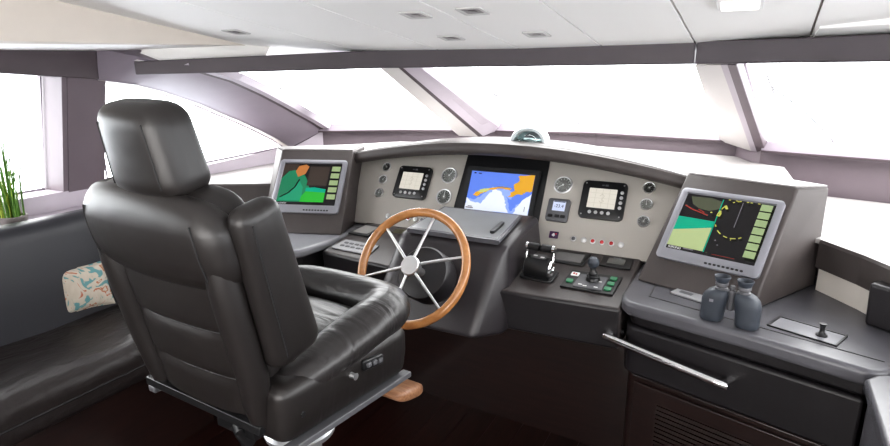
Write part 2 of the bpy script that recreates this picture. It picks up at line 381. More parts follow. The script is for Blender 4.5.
# bottom rails of the windshield
mb = MB()
for a, b in zip(FS[:-1], FS[1:]):
    a = Vector((*a, 0)); b = Vector((*b, 0))
    if abs(a.x+.05) < .01: continue
    mb.hexa([a+Vector((0, -.045, 1.296)), b+Vector((0, -.045, 1.296)), b+Vector((0, .06, 1.30)), a+Vector((0, .06, 1.30))],
            [a+Vector((0, -.030, 1.345)), b+Vector((0, -.030, 1.345)), b+Vector((0, .06, 1.34)), a+Vector((0, .06, 1.34))], 0)
    mb.hexa([a+Vector((0, -.05, 1.286)), b+Vector((0, -.05, 1.286)), b+Vector((0, 0, 1.286)), a+Vector((0, 0, 1.286))],
            [a+Vector((0, -.05, 1.297)), b+Vector((0, -.05, 1.297)), b+Vector((0, 0, 1.297)), a+Vector((0, 0, 1.297))], 1)
struct('trim_9', mb, [M['mauve_md'], M['mauve_dk']], smooth=False)
# window sill ledges on both sides
mb = MB()
mb.hexa([(-2.86, -2.6, 1.01), (-2.86, 1.9, 1.01), (-3.06, 1.9, 1.0), (-3.06, -2.6, 1.0)], [(-2.86, -2.6, 1.03), (-2.86, 1.9, 1.03), (-3.06, 1.9, 1.05), (-3.06, -2.6, 1.05)], 0)
struct('trim_10', mb, M['mauve_lt'], smooth=False, bevel=.006)
# windows
def window(n, pts, off=(0, 0, 0), name='pane'):
    w = bpy.data.objects.new('window_%d' % n, None); C.objects.link(w); w['kind'] = 'structure'
    c = sum((Vector(p) for p in pts), Vector())/len(pts); w.location = c
    bpy.context.view_layer.update()
    mb = MB(); mb.poly([Vector(p)+Vector(off) for p in pts]); mb.build('pane', M['glass'], w, smooth=False, world=True)
    mb = MB(); mb.tube([Vector(p)+Vector(off) for p in pts], .008, 6, closed=True); mb.build('window_frame', M['mauve_md'], w, world=True)
    return w
O = (0, .045, .02)
window(1, [(-2.80, 3.46, 1.31), (-2.33, 3.76, 1.31), (-1.80, 3.98, 1.31), (-1.74, 2.72, 1.76), (-2.50, 2.14, 1.75)], O)
window(2, [(-1.62, 4.05, 1.31), (-.95, 4.17, 1.31), (-.10, 4.03, 1.31), (-.20, 2.70, 1.76), (-1.58, 2.72, 1.76)], O)
window(3, [(.10, 3.64, 1.31), (.64, 3.49, 1.31), (1.08, 3.31, 1.31), (1.10, 1.95, 1.76), (-.05, 2.66, 1.76)], O)
window(4, [(-3.04, 1.89, 1.15)] + [(p[0]-.06, p[1], p[2]) for p in arch] , (0, 0, 0))
window(5, [(-3.20, 1.65, 1.14), (-3.20, -2.5, 1.145), (-3.05, -2.5, 1.72), (-3.05, 1.65, 1.73)])
window(6, [(1.34, -2.5, 1.15), (1.34, 2.3, 1.14), (1.28, 3.1, 1.20), (1.20, 2.0, 1.70), (1.20, -2.5, 1.70)])

# ------------------------------------------------------------------ helm console
con = thing('helm_console', 'broad dark leather helm console with arched brow and silver instrument panel', 'dashboard', (XC, 2.4, 0))
bpy.context.view_layer.update()
P0 = Vector((XC, 2.684, 1.07)); PX = Vector((1, 0, 0)); PV = Vector((0, .547, .837)); PN = Vector((0, -.837, .547))
def pan(u, v, d=0): return P0 + PX*u + PV*v + PN*d
def panM(u, v, d=0): return frame(pan(u, v, d), PX, PV)
def ztop(x): return 1.376 - .133*(x-XC)**2
def zbot(x): return 1.312 - .125*(x-XC)**2
# instrument panel
mb = MB(); N = 24
lo, hi = [], []
for k in range(N+1):
    u = -.84 + 1.68*k/N
    lo.append((u, -.205)); hi.append((u*1.085, .32 - .13*u*u))
mb.loft([[pan(a[0], a[1]), pan(b[0], b[1]), pan(b[0], b[1], -.02), pan(a[0], a[1], -.02)] for a, b in zip(lo, hi)])
mb.build('instrument_panel', M['panel'], con, world=True, smooth=False)
# black recess round the chart display
mb = MB(); mb.prism([(-.236, -.10), (.236, -.10), (.226, .262), (-.232, .262)], .001, .004, 0, lambda x, y, z: tuple(pan(x, y, z)))
mb.build('display_surround', M['black'], con, world=True, smooth=False)
# brow: arched padded lip
mb = MB(); rings = []
for k in range(41):
    x = XC - .915 + 1.83*k/40; t, b = ztop(x), zbot(x); yb = 2.665 + .02*((x-XC)/.9)**2
    prof = [(2.90, b+.02), (yb+.07, b-.002), (yb+.02, b-.006), (yb+.004, b+.004), (yb-.004, b+.02), (yb, t-.02), (yb+.008, t-.006), (yb+.03, t), (yb+.30, t-.004), (yb+.36, t-.03)]
    rings.append([(x, y, z) for y, z in prof])
mb.loft(rings); mb.build('brow', M['dash_face'], con, world=True)
# top pad behind the brow
mb = MB()
def gtop(x, y):
    s = max(0, min(1, (y-2.70)/1.1)); base = max(1.262, ztop(x)+.0015) if abs(x-XC) < .93 else 1.285
    return base*(1-s) + 1.205*s
rows = []
xsT = [XC-1.22+k*2.66/34 for k in range(35)]
for x in xsT:
    y1 = 3.30+.0*x
    for (a, b) in zip(FS[:-1], FS[1:]):
        if a[0] <= x <= b[0]: y1 = a[1] + (b[1]-a[1])*(x-a[0])/(b[0]-a[0])
    y1 -= .04
    inn = abs(x-XC) < .93
    y0 = 2.70 if inn else 2.895 - .62*(abs(x-XC)-.93)
    if x > .16: y1 = min(y1, 3.45)
    rows.append([(x, y0+(y1-y0)*j/12, gtop(x, y0+(y1-y0)*j/12)) for j in range(13)] )
R2 = []
for r in rows: R2.append(r + [(p[0], p[1], p[2]-.05) for p in r[::-1]])
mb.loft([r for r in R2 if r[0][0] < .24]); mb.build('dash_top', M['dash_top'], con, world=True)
# sloping shelves either side of the wheel pod
def shz(y): return .903 + .15*(y-2.575)
def shelf(x0, x1, yf0, yf1):
    mb = MB()
    mb.hexa([(x0, yf0+.02, .655), (x1, yf1+.02, .655), (x1, 2.70, .655), (x0, 2.70, .655)], [(x0, yf0, shz(yf0)), (x1, yf1, shz(yf1)), (x1, 2.70, shz(2.70)), (x0, 2.70, shz(2.70))])
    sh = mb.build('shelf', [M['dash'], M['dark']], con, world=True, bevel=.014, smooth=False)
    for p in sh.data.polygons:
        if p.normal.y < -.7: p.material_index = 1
    return sh
shelf(-.90, -.350, 2.105, 2.125); shelf(-1.842, -1.28, 2.18, 2.13)
# wheel pod
mb = MB()
A = [(XC-.33, 1.975, .65), (XC+.185, 1.975, .65), (XC+.222, 2.135, .985), (XC-.238, 2.135, .985)]
B = [(XC-.36, 2.09, .645), (XC+.285, 2.09, .645), (XC+.262, 2.17, 1.015), (XC-.262, 2.17, 1.015)]
Cc = [(XC-.36, 2.60, .645), (XC+.31, 2.60, .645), (XC+.26, 2.57, 1.055), (XC-.26, 2.57, 1.055)]
mb.loft([A, B, Cc]); mb.build('wheel_pod', M['pod'], con, world=True, bevel=.03, seg=5, smooth=False)
# chart flap on the pod
def flap(u, v, d):
    a = Vector((XC, 2.16, 1.016)); b = Vector((XC, 2.50, 1.052)); e = (b-a).normalized(); n = Vector((1, 0, 0)).cross(e)
    return a + Vector((1, 0, 0))*u + e*v + n*d
mb = MB(); mb.prism([(-.225, 0), (.225, 0), (.205, .33), (-.205, .33)], .002, .020, 0, lambda x, y, z: tuple(flap(x, y, z)))
fl = mb.build('chart_flap', M['counter'], con, world=True, bevel=.004, smooth=False)
mb = MB(); mb.prism([(-.222, -.006), (.222, -.006), (.215, .012), (-.215, .012)], .0, .0205, 0, lambda x, y, z: tuple(flap(x, y, z)))
mb.prism([(-.21, .012), (.21, .012), (.195, .315), (-.195, .315)], .0195, .0212, 1, lambda x, y, z: tuple(flap(x, y, z)))
o = mb.build('flap_edge', [M['counter'], M['flap']], con, world=True, smooth=False)
mb = MB(); mb.prism(rrect(.022, .13, .01, 3, .165, .12), .02, .034, 0, lambda x, y, z: tuple(flap(x, y, z)))
mb.build('flap_latch', M['black'], con, world=True, bevel=.003, smooth=False)
# plinth below
mb = MB()
mb.hexa([(-1.84, 2.50, 0), (-.345, 2.42, 0), (-.345, 2.66, 0), (-1.84, 2.66, 0)], [(-1.84, 2.50, .65), (-.345, 2.42, .65), (-.345, 2.66, .65), (-1.84, 2.66, .65)])
mb.build('plinth', M['base'], con, world=True, smooth=False)
# monitor housings, left and right, turned towards the helm
AY = math.radians(18.2); AT = math.radians(39.7)
def monM(side):
    c = Vector((XC + side*1.037, 2.457, 1.101))
    ex = Vector((math.cos(AY), -side*math.sin(AY), 0)); n = Vector((-side*math.sin(AY)*math.cos(AT), -math.cos(AY)*math.cos(AT), math.sin(AT)))
    return frame(c, ex, n.cross(ex))
def housing(side, con):
    Mm = monM(side)
    f = lambda u, v, d=0: Mm @ Vector((u, v, d))
    i, o_ = -side, side     # inner, outer
    q = [f(i*.235, -.2845), f(o_*.215, -.2845), f(o_*.212, .238), f(i*.212, .242)]
    fx = Vector((side*math.sin(AY), math.cos(AY), 0))
    bx = lambda dx: XC + side*(dx-XC) if False else dx
    mir = lambda p: Vector((XC + side*(p[0]-XC), p[1], p[2]))
    b = [mir((-.16, 2.92, .882)), mir((.31, 2.62, .882)), mir((.305, 2.60, 1.285)), mir((-.14, 2.88, 1.29))]
    mb = MB(); mb.hexa([q[0], q[1], q[2], q[3]], b)
    h = mb.build('monitor_housing', M['dash_face'], con, world=True, bevel=.008, smooth=False)
    # pale sheet on the housing top, sky glare put into its colour
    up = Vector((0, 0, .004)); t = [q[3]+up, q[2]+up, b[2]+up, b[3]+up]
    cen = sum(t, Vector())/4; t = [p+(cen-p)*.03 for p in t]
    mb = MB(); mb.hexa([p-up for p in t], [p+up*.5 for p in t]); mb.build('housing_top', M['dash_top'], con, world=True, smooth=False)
    return h
# ledge that runs out to the hull beside each housing
def ledge(side):
    mir = (lambda x: x) if side > 0 else (lambda x: 2*XC - x)
    pts = [(.30, 2.56), (.415, 2.40), (.50, 2.25), (.60, 2.0), (1.28, 1.6), (1.24, 3.0), (1.05, 3.26), (.64, 3.44), (.09, 3.57), (-.05, 3.3), (.0, 2.75)]
    if side < 0: pts = [(.235, 2.52), (.34, 2.45), (.585, 2.33), (.75, 2.2), (.88, 2.0), (.87, 2.6), (.80, 3.2), (.62, 3.40), (.3, 3.5), (.05, 3.3), (.10, 2.75)]
    pts = [(mir(x), y) for x, y in pts]
    mb = MB(); mb.prism(pts, 1.068, 1.086, 0)
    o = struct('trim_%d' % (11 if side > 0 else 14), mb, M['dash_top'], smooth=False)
    mb = MB()
    lip = [(Vector((x, y, 0))) for x, y in pts[:5]]
    cen = Vector((mir(.6), 3.0, 0))
    rings = []
    for i, p in enumerate(lip):
        d = (lip[min(i+1, len(lip)-1)]-lip[max(i-1, 0)]).normalized(); n = Vector((-d.y, d.x, 0))
        if n.dot(cen-p) > 0: n = -n
        e = n*.006
        rings.append([(p.x+e.x, p.y+e.y, .975), (p.x+e.x, p.y+e.y, 1.075), (p.x, p.y, 1.0855), (p.x-n.x*.05, p.y-n.y*.05, 1.0855), (p.x-n.x*.05, p.y-n.y*.05, .975)])
    mb.loft(rings); struct('trim_%d' % (12 if side > 0 else 15), mb, M['dash_face'], smooth=False)
    mb = MB(); rings = []
    for i, p in enumerate(lip):
        d = (lip[min(i+1, len(lip)-1)]-lip[max(i-1, 0)]).normalized(); n = Vector((-d.y, d.x, 0))
        if n.dot(cen-p) > 0: n = -n
        a = p - n*.012; b = p-n*.05
        rings.append([(a.x, a.y, .80), (a.x, a.y, .985), (b.x, b.y, .985), (b.x, b.y, .80)])
    mb.loft(rings); struct('trim_%d' % (13 if side > 0 else 16), mb, M['beige'], smooth=False)
ledge(1); ledge(-1)
# left counter beside the wheel
lcab = thing('side_cabinet', 'dark side cabinet left of the wheel under the sonar screen, mostly hidden by the chair', 'cabinet', (-2.2, 2.2, 0))
bpy.context.view_layer.update()
mb = MB()
pl = [(-1.845, 2.62), (-1.845, 2.25), (-1.865, 2.08), (-1.91, 2.005), (-1.99, 1.96), (-2.30, 1.90), (-2.62, 1.80), (-2.66, 2.2), (-2.5, 2.62), (-2.3, 2.95), (-1.845, 2.95)]
mb.prism(pl, .835, .88); mb.build('countertop', M['counter_lt'], lcab, world=True, bevel=.016, seg=4, smooth=False)
mb = MB(); ins = [(-1.885, 2.6), (-1.885, 2.25), (-1.90, 2.11), (-1.94, 2.05), (-2.0, 2.01), (-2.30, 1.95), (-2.58, 1.87), (-2.62, 2.2), (-2.5, 2.6)]
mb.prism(ins, .0, .835); mb.build('cabinet_body', M['dark'], lcab, world=True, smooth=False)
housing(-1, lcab)

# ------------------------------------------------------------------ right-hand cabinet
cab = thing('side_cabinet', 'dark leather cabinet with chrome rail handle right of the helm', 'cabinet', (0, 2.1, 0))
bpy.context.view_layer.update()
mb = MB()
top = [(-.355, 2.66), (-.358, 2.30), (-.362, 2.19), (-.352, 2.14), (-.325, 2.105), (-.27, 2.085), (.055, 2.0), (.392, 1.888), (.43, 1.90), (.60, 2.1), (.52, 2.62), (.1, 2.95), (-.355, 2.95)]
mb.prism(top, .825, .88); mb.build('countertop', M['counter'], cab, world=True, bevel=.016, seg=4, smooth=False)
mb = MB()      # groove of the inlaid top panel
for a, b in (((-.255, 2.43), (-.262, 2.20)), ((-.262, 2.20), (.06, 2.095)), ((.06, 2.095), (.44, 1.975))):
    a = Vector((*a, .8803)); b = Vector((*b, .8803)); d = (b-a).normalized(); n = Vector((-d.y, d.x, 0))*.0025
    mb.hexa([a-n, b-n, b+n, a+n], [p+Vector((0, 0, .0012)) for p in (a-n, b-n, b+n, a+n)])
mb.build('countertop_groove', M['stitch'], cab, world=True, smooth=False)
def inset(d):  # front outline pulled in by d
    return [(-.345+d*.9, 2.60), (-.348+d*.9, 2.20+d*.3), (-.335+d*.8, 2.145+d*.8), (-.30+d*.5, 2.118+d), (.055+d*.25, 2.01+d), (.40, 1.905+d), (.40, 2.60)]
def front(z0, z1, d, name, m, bev=.012):
    mb = MB(); mb.prism(inset(d), z0, z1); return mb.build(name, m, cab, world=True, bevel=bev, seg=3, smooth=False)
front(.775, .83, .022, 'fascia', M['dark'])
dr = front(.575, .772, .012, 'drawer', M['dark'])
front(.0, .565, .035, 'cabinet_body', M['base'], .006)
# chrome rail handle
hd = MB()
a = Vector((-.405, 2.115, .722)); b = Vector((.030, 1.98, .690))
d = (b-a); n = Vector((-.29, -.957, 0))
path = [a + Vector((.055, .065, .0)), a+Vector((.02, .03, 0)), a + Vector((.0, .0, 0))+d*.02] + [a+d*t for t in (.08, .2, .35, .5, .65, .8, .9, .96)] + [b, b - n*.02, b-n*.05]
hd.tube(path, .0155, 12)
h = hd.build('handle', M['chrome'], cab, world=True); h.parent = dr; h.matrix_parent_inverse = Matrix.Identity(4)
# louvred door
def inplane(t, z, d):    # along the cabinet front
    p = Vector((-.30, 2.148, 0)) + Vector((.70, -.217, 0)).normalized()*t + Vector((-.296, -.955, 0))*d
    return (p.x, p.y, z)
mb = MB()
mb.prism([(.02, .03), (.70, .03), (.70, .545), (.02, .545)], -.01, .006, 0, lambda x, y, z: inplane(x, y, z))
door = mb.build('door', M['base'], cab, world=True, bevel=.004, smooth=False)
mb = MB()
for k in range(22):
    z = .08 + k*.019
    mb.hexa([inplane(.12, z, .002), inplane(.66, z, .002), inplane(.66, z+.004, .002), inplane(.12, z+.004, .002)], [inplane(.12, z-.008, .015), inplane(.66, z-.008, .015), inplane(.66, z+.003, .013), inplane(.12, z+.003, .013)])
g = mb.build('grille', M['grille'], cab, world=True, smooth=False); g.parent = door
housing(1, cab)
# starboard wing cabinet that runs aft
wing = thing('wing_cabinet', 'grey topped side cabinet at the right edge, nearest the camera', 'cabinet', (.6, 1.7, 0))
bpy.context.view_layer.update()
mb = MB(); wt = [(.372, 1.835), (.40, 1.875), (.70, 2.05), (1.28, 1.6), (1.28, .2), (.37, .2), (.362, 1.2)]
mb.prism(wt, .84, .88); mb.build('countertop', M['counter'], wing, world=True, bevel=.012, smooth=False)
mb = MB(); wb = [(.385, 1.82), (.42, 1.86), (.70, 2.02), (1.27, 1.6), (1.27, .22), (.385, .22), (.378, 1.2)]
mb.prism(wb, 0, .838); wbo = mb.build('cabinet_body', M['counter'], wing, world=True, bevel=.012, smooth=False)
mb = MB(); mb.tube([(.372, 1.70, .70), (.368, 1.66, .73), (.366, 1.3, .73), (.366, .9, .73)], .006, 8); mb.build('edge_trim', M['steel'], wing, world=True)
# dark box standing on the counter
mb = MB(); mb.hexa([(.425, 2.26, .881), (.58, 2.14, .881), (.68, 2.28, .881), (.52, 2.40, .881)], [(.42, 2.265, 1.03), (.575, 2.145, 1.03), (.675, 2.285, 1.03), (.515, 2.405, 1.03)])
bx = mb.build('storage_box', M['dark'], None, bevel=.012, smooth=False); tag(bx, 'dark leather box standing on the counter at the far right edge', 'box')
# ------------------------------------------------------------------ displays
BLK = E_('screen_black', (.012, .010, .012), .6)
def monitor(side, label, layers, name_txt):
    Mm = monM(side) @ Matrix.Translation((0, 0, .001))
    t = thingM('radar_display', label, 'monitor', Mm, 'silver framed helm displays')
    mb = MB(); w, h = .395, .333
    mb.loft([[(x, y, 0) for x, y in rrect(w, h, .018)], [(x, y, .014) for x, y in rrect(w, h, .018)], [(x, y, .018) for x, y in rrect(w-.012, h-.012, .014)],
             [(x, y+.012, .018) for x, y in rrect(w-.05, h-.066, .004)], [(x, y+.012, .010) for x, y in rrect(w-.056, h-.072, .003)]])
    mb.build('bezel', M['bezel'], t)
    s = screen('screen', .341, .263, layers, t, .0105, 0, .012)
    for k in range(9): mb = MB(); mb.prism(rrect(.011, .008, .003, 2, .005+k*.0165, -.1525), .017, .0195); mb.build('button', M['black'], t, smooth=False)
    text('lettering', name_txt, .013, M['white'], t, (-.135, -.112, .0132))
    return t
sid = E_('menu_green', (.33, .42, .22), .8)
teal = E_('radar_teal', (.0, .37, .23), .85); pale = E_('radar_pale_green', (.42, .50, .25), .85); olive = E_('radar_olive', (.10, .11, .07), .7)
yel = E_('radar_yellow', (.48, .47, .10), .9); redl = E_('radar_red', (.32, .05, .04), .8); gry = E_('radar_grey', (.28, .26, .30), .7)
L = [(BLK, R4), (teal, [(.0, .30), (.425, .42), (.425, .58), (.0, .58)]), (pale, [(.0, .06), (.425, .06), (.425, .47), (.22, .40), (.0, .33)]),
     (olive, [(.06, .95), (.11, .82), (.20, .76), (.32, .74), (.43, .80), (.44, .93), (.3, .97)])]
def seg(m, pts, w=.006):
    out = []
    for a, b in zip(pts[:-1], pts[1:]):
        dx, dy = b[0]-a[0], b[1]-a[1]; l = math.hypot(dx, dy) or 1; nx, ny = -dy/l*w, dx/l*w
        out.append((m, [(a[0]+nx, a[1]+ny), (b[0]+nx, b[1]+ny), (b[0]-nx, b[1]-ny), (a[0]-nx, a[1]-ny)]))
    return out
L += seg(teal, [(.435, .97), (.435, .05)], .006) + seg(redl, [(.03, .78), (.12, .73), (.24, .69), (.33, .66)], .010) + seg(redl, [(.2, .74), (.28, .70)], .008)
cx0, cy0, rr = .665, .66, .25
for a0, a1 in ((100, 108), (115, 120), (140, 155), (165, 178), (205, 212), (225, 240), (250, 262), (270, 285), (292, 300)):
    L += seg(yel, [(cx0+rr*.92*math.cos(math.radians(a)), cy0+rr*1.28*math.sin(math.radians(a))) for a in (a0, (a0+a1)/2, a1)], .007)
L += seg(gry, [(.665, .95), (.665, .52)], .003) + seg(yel, [(.49, .86), (.52, .80)], .014) + seg(yel, [(.455, .76), (.47, .70), (.46, .66)], .012)
L += [(yel, rc(.50+.04*k, .955, .525+.04*k, .97)) for k in range(9) if k % 3 != 1] + [(gry, rc(.52, .25, .535, .265)), (gry, rc(.56, .18, .575, .195)), (yel, rc(.68, .30, .69, .315)), (yel, rc(.36, .69, .38, .71))]
L += [(sid, rc(.865, .08+.128*k, .985, .08+.128*k+.108)) for k in range(7)]
L += [(gry, rc(.06, .02, .12, .03)), (gry, rc(.22, .015, .34, .028)), (olive, rc(.48, .02, .50, .04)), (redl, rc(.55, .015, .80, .022))]
monitor(1, 'large silver framed radar screen behind the binoculars, right of the helm', L, 'FURUNO')
grn = E_('sonar_green', (.03, .42, .04), .9); dgr = E_('sonar_dark_green', (.02, .22, .11), .8); org = E_('chart_orange', (.50, .20, .06), .8); brn = E_('screen_brown', (.075, .055, .045), .6)
LL = [(BLK, R4), (dgr, [(.0, .07), (.62, .07), (.62, .12), (.44, .62), (.30, .88), (.10, .80), (.0, .62)]), (E_('sonar_mid_green', (.02, .32, .17), .8), [(.03, .10), (.42, .10), (.40, .42), (.32, .58), (.20, .34), (.06, .20)]),
      (brn, [(.0, .62), (.10, .80), (.26, .84), (.26, .98), (.0, .98)]), (org, [(.28, .66), (.40, .74), (.44, .92), (.38, .97), (.26, .93), (.22, .80)]),
      (brn, rc(.46, .46, .80, .92)), (grn, rc(.46, .07, .80, .32)), (teal, [(.46, .32), (.80, .30), (.80, .38), (.6, .42), (.46, .40)]), (grn, [(.40, .07), (.46, .07), (.46, .30), (.41, .2)])]
LL += seg(BLK, [(.05, .17), (.18, .28), (.27, .42), (.32, .60)], .012) + seg(BLK, [(.56, .44), (.80, .42)], .01)
LL += [(sid, rc(.84, .14+.166*k, .985, .14+.166*k+.12)) for k in range(5)] + [(gry, rc(.02, .02, .10, .04))]
monitor(-1, 'silver framed screen with green sonar picture, left of the steering wheel', LL, 'FURUNO')
# centre chart display
blu = E_('chart_blue', (.13, .24, .78), .95); lbl = E_('chart_light_blue', (.30, .42, .88), .95); wht = E_('chart_white', (.78, .83, .93), .95); org2 = E_('chart_land_orange', (.72, .38, .03), .95)
grl = E_('chart_green', (.55, .62, .20), .95)
t = thingM('chart_display', 'black framed colour chart screen in the middle of the silver panel', 'monitor', frame(pan(0, .05, .006), PX, PV + PN*.10))
mb = MB(); mb.loft([[(x, y, 0) for x, y in rrect(.40, .262, .008)], [(x, y, .012) for x, y in rrect(.40, .262, .008)], [(x, y, .012) for x, y in rrect(.352, .214, .003)], [(x, y, .008) for x, y in rrect(.350, .212, .003)]])
mb.build('bezel', M['black'], t, smooth=False)
def wig(pts, amp=.012, n=5):
    rnd = random.Random(3); out = []
    for a, b in zip(pts, pts[1:]+pts[:1]):
        for k in range(n):
            s = k/n; out.append((min(1, max(0, a[0]+(b[0]-a[0])*s+rnd.uniform(-amp, amp))), min(1, max(0, a[1]+(b[1]-a[1])*s+rnd.uniform(-amp, amp)))))
    return out
LC = [(blu, R4), (lbl, wig([(.0, .30), (.12, .26), (.2, .34), (.38, .62), (.5, .58), (.62, .6), (.72, .5), (.7, .2), (.9, .3), (1, .5), (1, 0), (0, 0)])),
      (blu, wig([(.62, .42), (.70, .35), (.80, .30), (.78, .15), (.72, .05), (.68, .2)], .015)),
      (wht, wig([(.0, .30), (.10, .20), (.24, .18), (.32, .38), (.42, .58), (.52, .52), (.60, .34), (.66, .12), (.70, .0), (0, 0)], .014)),
      (wht, wig([(.78, .0), (.82, .22), (.90, .40), (1, .52), (1, 0)], .012)),
      (org2, wig([(.66, .40), (.72, .58), (.70, .74), (.78, .82), (.76, .97), (1, .99), (1, .60), (.90, .54), (.80, .48)], .02)),
      (org2, wig([(.10, .38), (.15, .48), (.25, .56), (.40, .60), (.55, .66), (.68, .62), (.66, .58), (.5, .60), (.36, .54), (.24, .44), (.16, .34)], .008)),
      (grl, wig([(.15, .46), (.24, .56), (.34, .57), (.32, .50), (.22, .46)], .012)), (gry, wig([(.40, .61), (.52, .66), (.66, .64), (.66, .62), (.52, .63)], .006))]
LC += [(BLK, rc(.05, .93, .08, .96)), (BLK, rc(.12, .93, .17, .955)), (gry, rc(.02, .03, .14, .06)), (gry, rc(.05, .07, .12, .09)), (gry, rc(.93, .08, .94, .2))]
screen('screen', .348, .210, LC, t, .0085)

# engine displays on the panel
scr = E_('engine_screen', (.74, .70, .62), .8); scr_l = E_('engine_screen_lines', (.58, .54, .46), .8)
def engine_display(u, v, label):
    t = thingM('engine_display', label, 'display', panM(u, v, .001), 'black engine displays on the silver panel')
    mb = MB(); mb.loft([[(x, y, 0) for x, y in rrect(.208, .190, .022)], [(x, y, .014) for x, y in rrect(.208, .190, .022)], [(x, y, .019) for x, y in rrect(.194, .176, .018)]])
    mb.build('body', M['black'], t)
    ly = [(scr, R4)]
    for k in range(1, 4): ly += seg(scr_l, [(.25*k, .04), (.25*k, .96)], .006) + seg(scr_l, [(.04, .25*k), (.96, .25*k)], .006)
    ly += seg(scr_l, [(.42, .6), (.5, .72), (.58, .6), (.5, .45), (.58, .35), (.5, .25), (.42, .35)], .012)
    screen('screen', .130, .100, ly, t, .0195, -.004, .006)
    for k in range(4): mb = MB(); mb.lathe([(.0, .018), (.0085, .018), (.0085, .022), (.006, .0225), (0, .0225)], (.084, .042-k*.0255, 0), n=14); mb.build('button', M['steel'], t)
    for k in range(4): mb = MB(); mb.lathe([(.0, .018), (.0085, .018), (.0085, .022), (.006, .0225), (0, .0225)], (-.05+k*.029, -.066, 0), n=14); mb.build('button', M['steel'], t)
    for sx in (-1, 1):
        for sy in (-1, 1): mb = MB(); mb.lathe([(0, .0185), (.004, .0185), (.003, .0205), (0, .0205)], (sx*.088, sy*.079, 0), n=8); mb.build('screw', M['steel'], t)
    mb = MB(); mb.prism(rc(-.014, .071, -.002, .076), .0188, .0196); mb.prism(rc(.002, .069, .016, .078), .0188, .0196); mb.build('brand_mark', M['charcoal'], t, smooth=False)
    return t
engine_display(.524, .060, 'black engine display with pale screen, on the right half of the silver panel')
engine_display(-.520, .060, 'black engine display with pale screen, above the steering wheel')

# round gauges
GR = 'round gauges in the silver panel'
def gauge(u, v, r, label, ang, dark=False, marks=11):
    t = thingM('gauge', label, 'gauge', panM(u, v, .001), GR)
    mb = MB(); mb.lathe([(r*.82, .001), (r*.84, .006), (r*.92, .0075), (r, .005), (r*1.01, 0)], n=32); mb.build('bezel', M['steel'], t)
    mb = MB(); mb.lathe([(0, .0), (r*.86, .0), (r*.86, .0018), (0, .002)], n=32)
    for k in range(marks):
        a = math.radians(225-270*k/(marks-1)); R = Matrix.Rotation(a, 3, 'Z')
        mb.box((r*.68*math.cos(a), r*.68*math.sin(a), .0024), (r*.17, r*.04, .0008), mi=1, R=R)
    mb.lathe([(0, .0022), (r*.30, .0022), (r*.30, .0027), (0, .0027)], n=16, mi=2)
    mb.build('dial', [M['gauge_dk' if dark else 'gauge'], M['white'], M['gauge']], t)
    mb = MB(); a = math.radians(ang); R = Matrix.Rotation(a, 3, 'Z'); mb.box((r*.28*math.cos(a), r*.28*math.sin(a), .0036), (r*.74, r*.055, .001), R=R); mb.lathe([(0, .003), (r*.1, .003), (r*.1, .005), (0, .005)], n=12)
    mb.build('needle', M['white'], t, smooth=False)
    mb = MB(); mb.lathe([(r*.84, .0062), (r*.5, .0064), (0, .0065)], n=24); mb.build('glass', M['glass'], t)
    return t
gauge(.318, .125, .046, 'large round gauge above the small grey depth display', 215)
gauge(-.312, .124, .046, 'upper large round gauge left of the chart screen', 55)
gauge(-.310, -.001, .045, 'lower dark large round gauge left of the chart screen', 90, True)
for v, n, a in ((.147, 'top', 40), (.065, 'middle', 100), (-.019, 'bottom', 70)):
    gauge(.720, v, .0285, n+' small round gauge in the column at the right end of the silver panel', a, n != 'middle', 9)
for v, n, a in ((.143, 'top', 130), (.065, 'middle', 60), (-.018, 'bottom', 90)):
    gauge(-.720, v, .0275, n+' small round gauge in the column at the left end of the silver panel', a, n == 'top', 9)
# small grey depth display
t = thingM('depth_display', 'small grey digital depth display with lit screen beside the chart screen', 'display', panM(.321, -.012, .001))
mb = MB(); mb.loft([[(x, y, 0) for x, y in rrect(.108, .116, .012)], [(x, y, .015) for x, y in rrect(.108, .116, .012)], [(x, y, .020) for x, y in rrect(.096, .104, .010)]]); mb.build('body', M['charcoal'], t)
lcd = E_('lcd_blue_white', (.60, .66, .85), .9); lcdt = E_('lcd_ink', (.06, .07, .14), .4)
screen('screen', .062, .050, [(lcd, R4), (lcdt, rc(.05, .90, .95, .98))], t, .0205, .004, .018)
text('digits', '-23.4', .023, lcdt, t, (.004, .017, .0222))
for x in (-.03, .004, .032): mb = MB(); mb.prism(rrect(.024, .015, .005, 3, x, -.034), .0195, .0225); mb.build('button', M['black'], t, smooth=False)
# tiny purple sticker plate
t = thingM('label_plate', 'tiny purple square plate under the grey depth display', 'plate', panM(.324, -.136, .001))
mb = MB(); mb.prism(rrect(.044, .034, .003), 0, .003); mb.build('plate', E_('plate_purple', (.10, .04, .12), .3), t, smooth=False)
mb = MB(); mb.prism([(-.010, -.004), (.0, -.009), (.006, -.003), (.001, .009), (-.006, .006)], .003, .0036); mb.prism(rc(.006, .003, .014, .008), .003, .0036, 1); mb.build('symbol', [M['white'], M['red']], t, smooth=False)
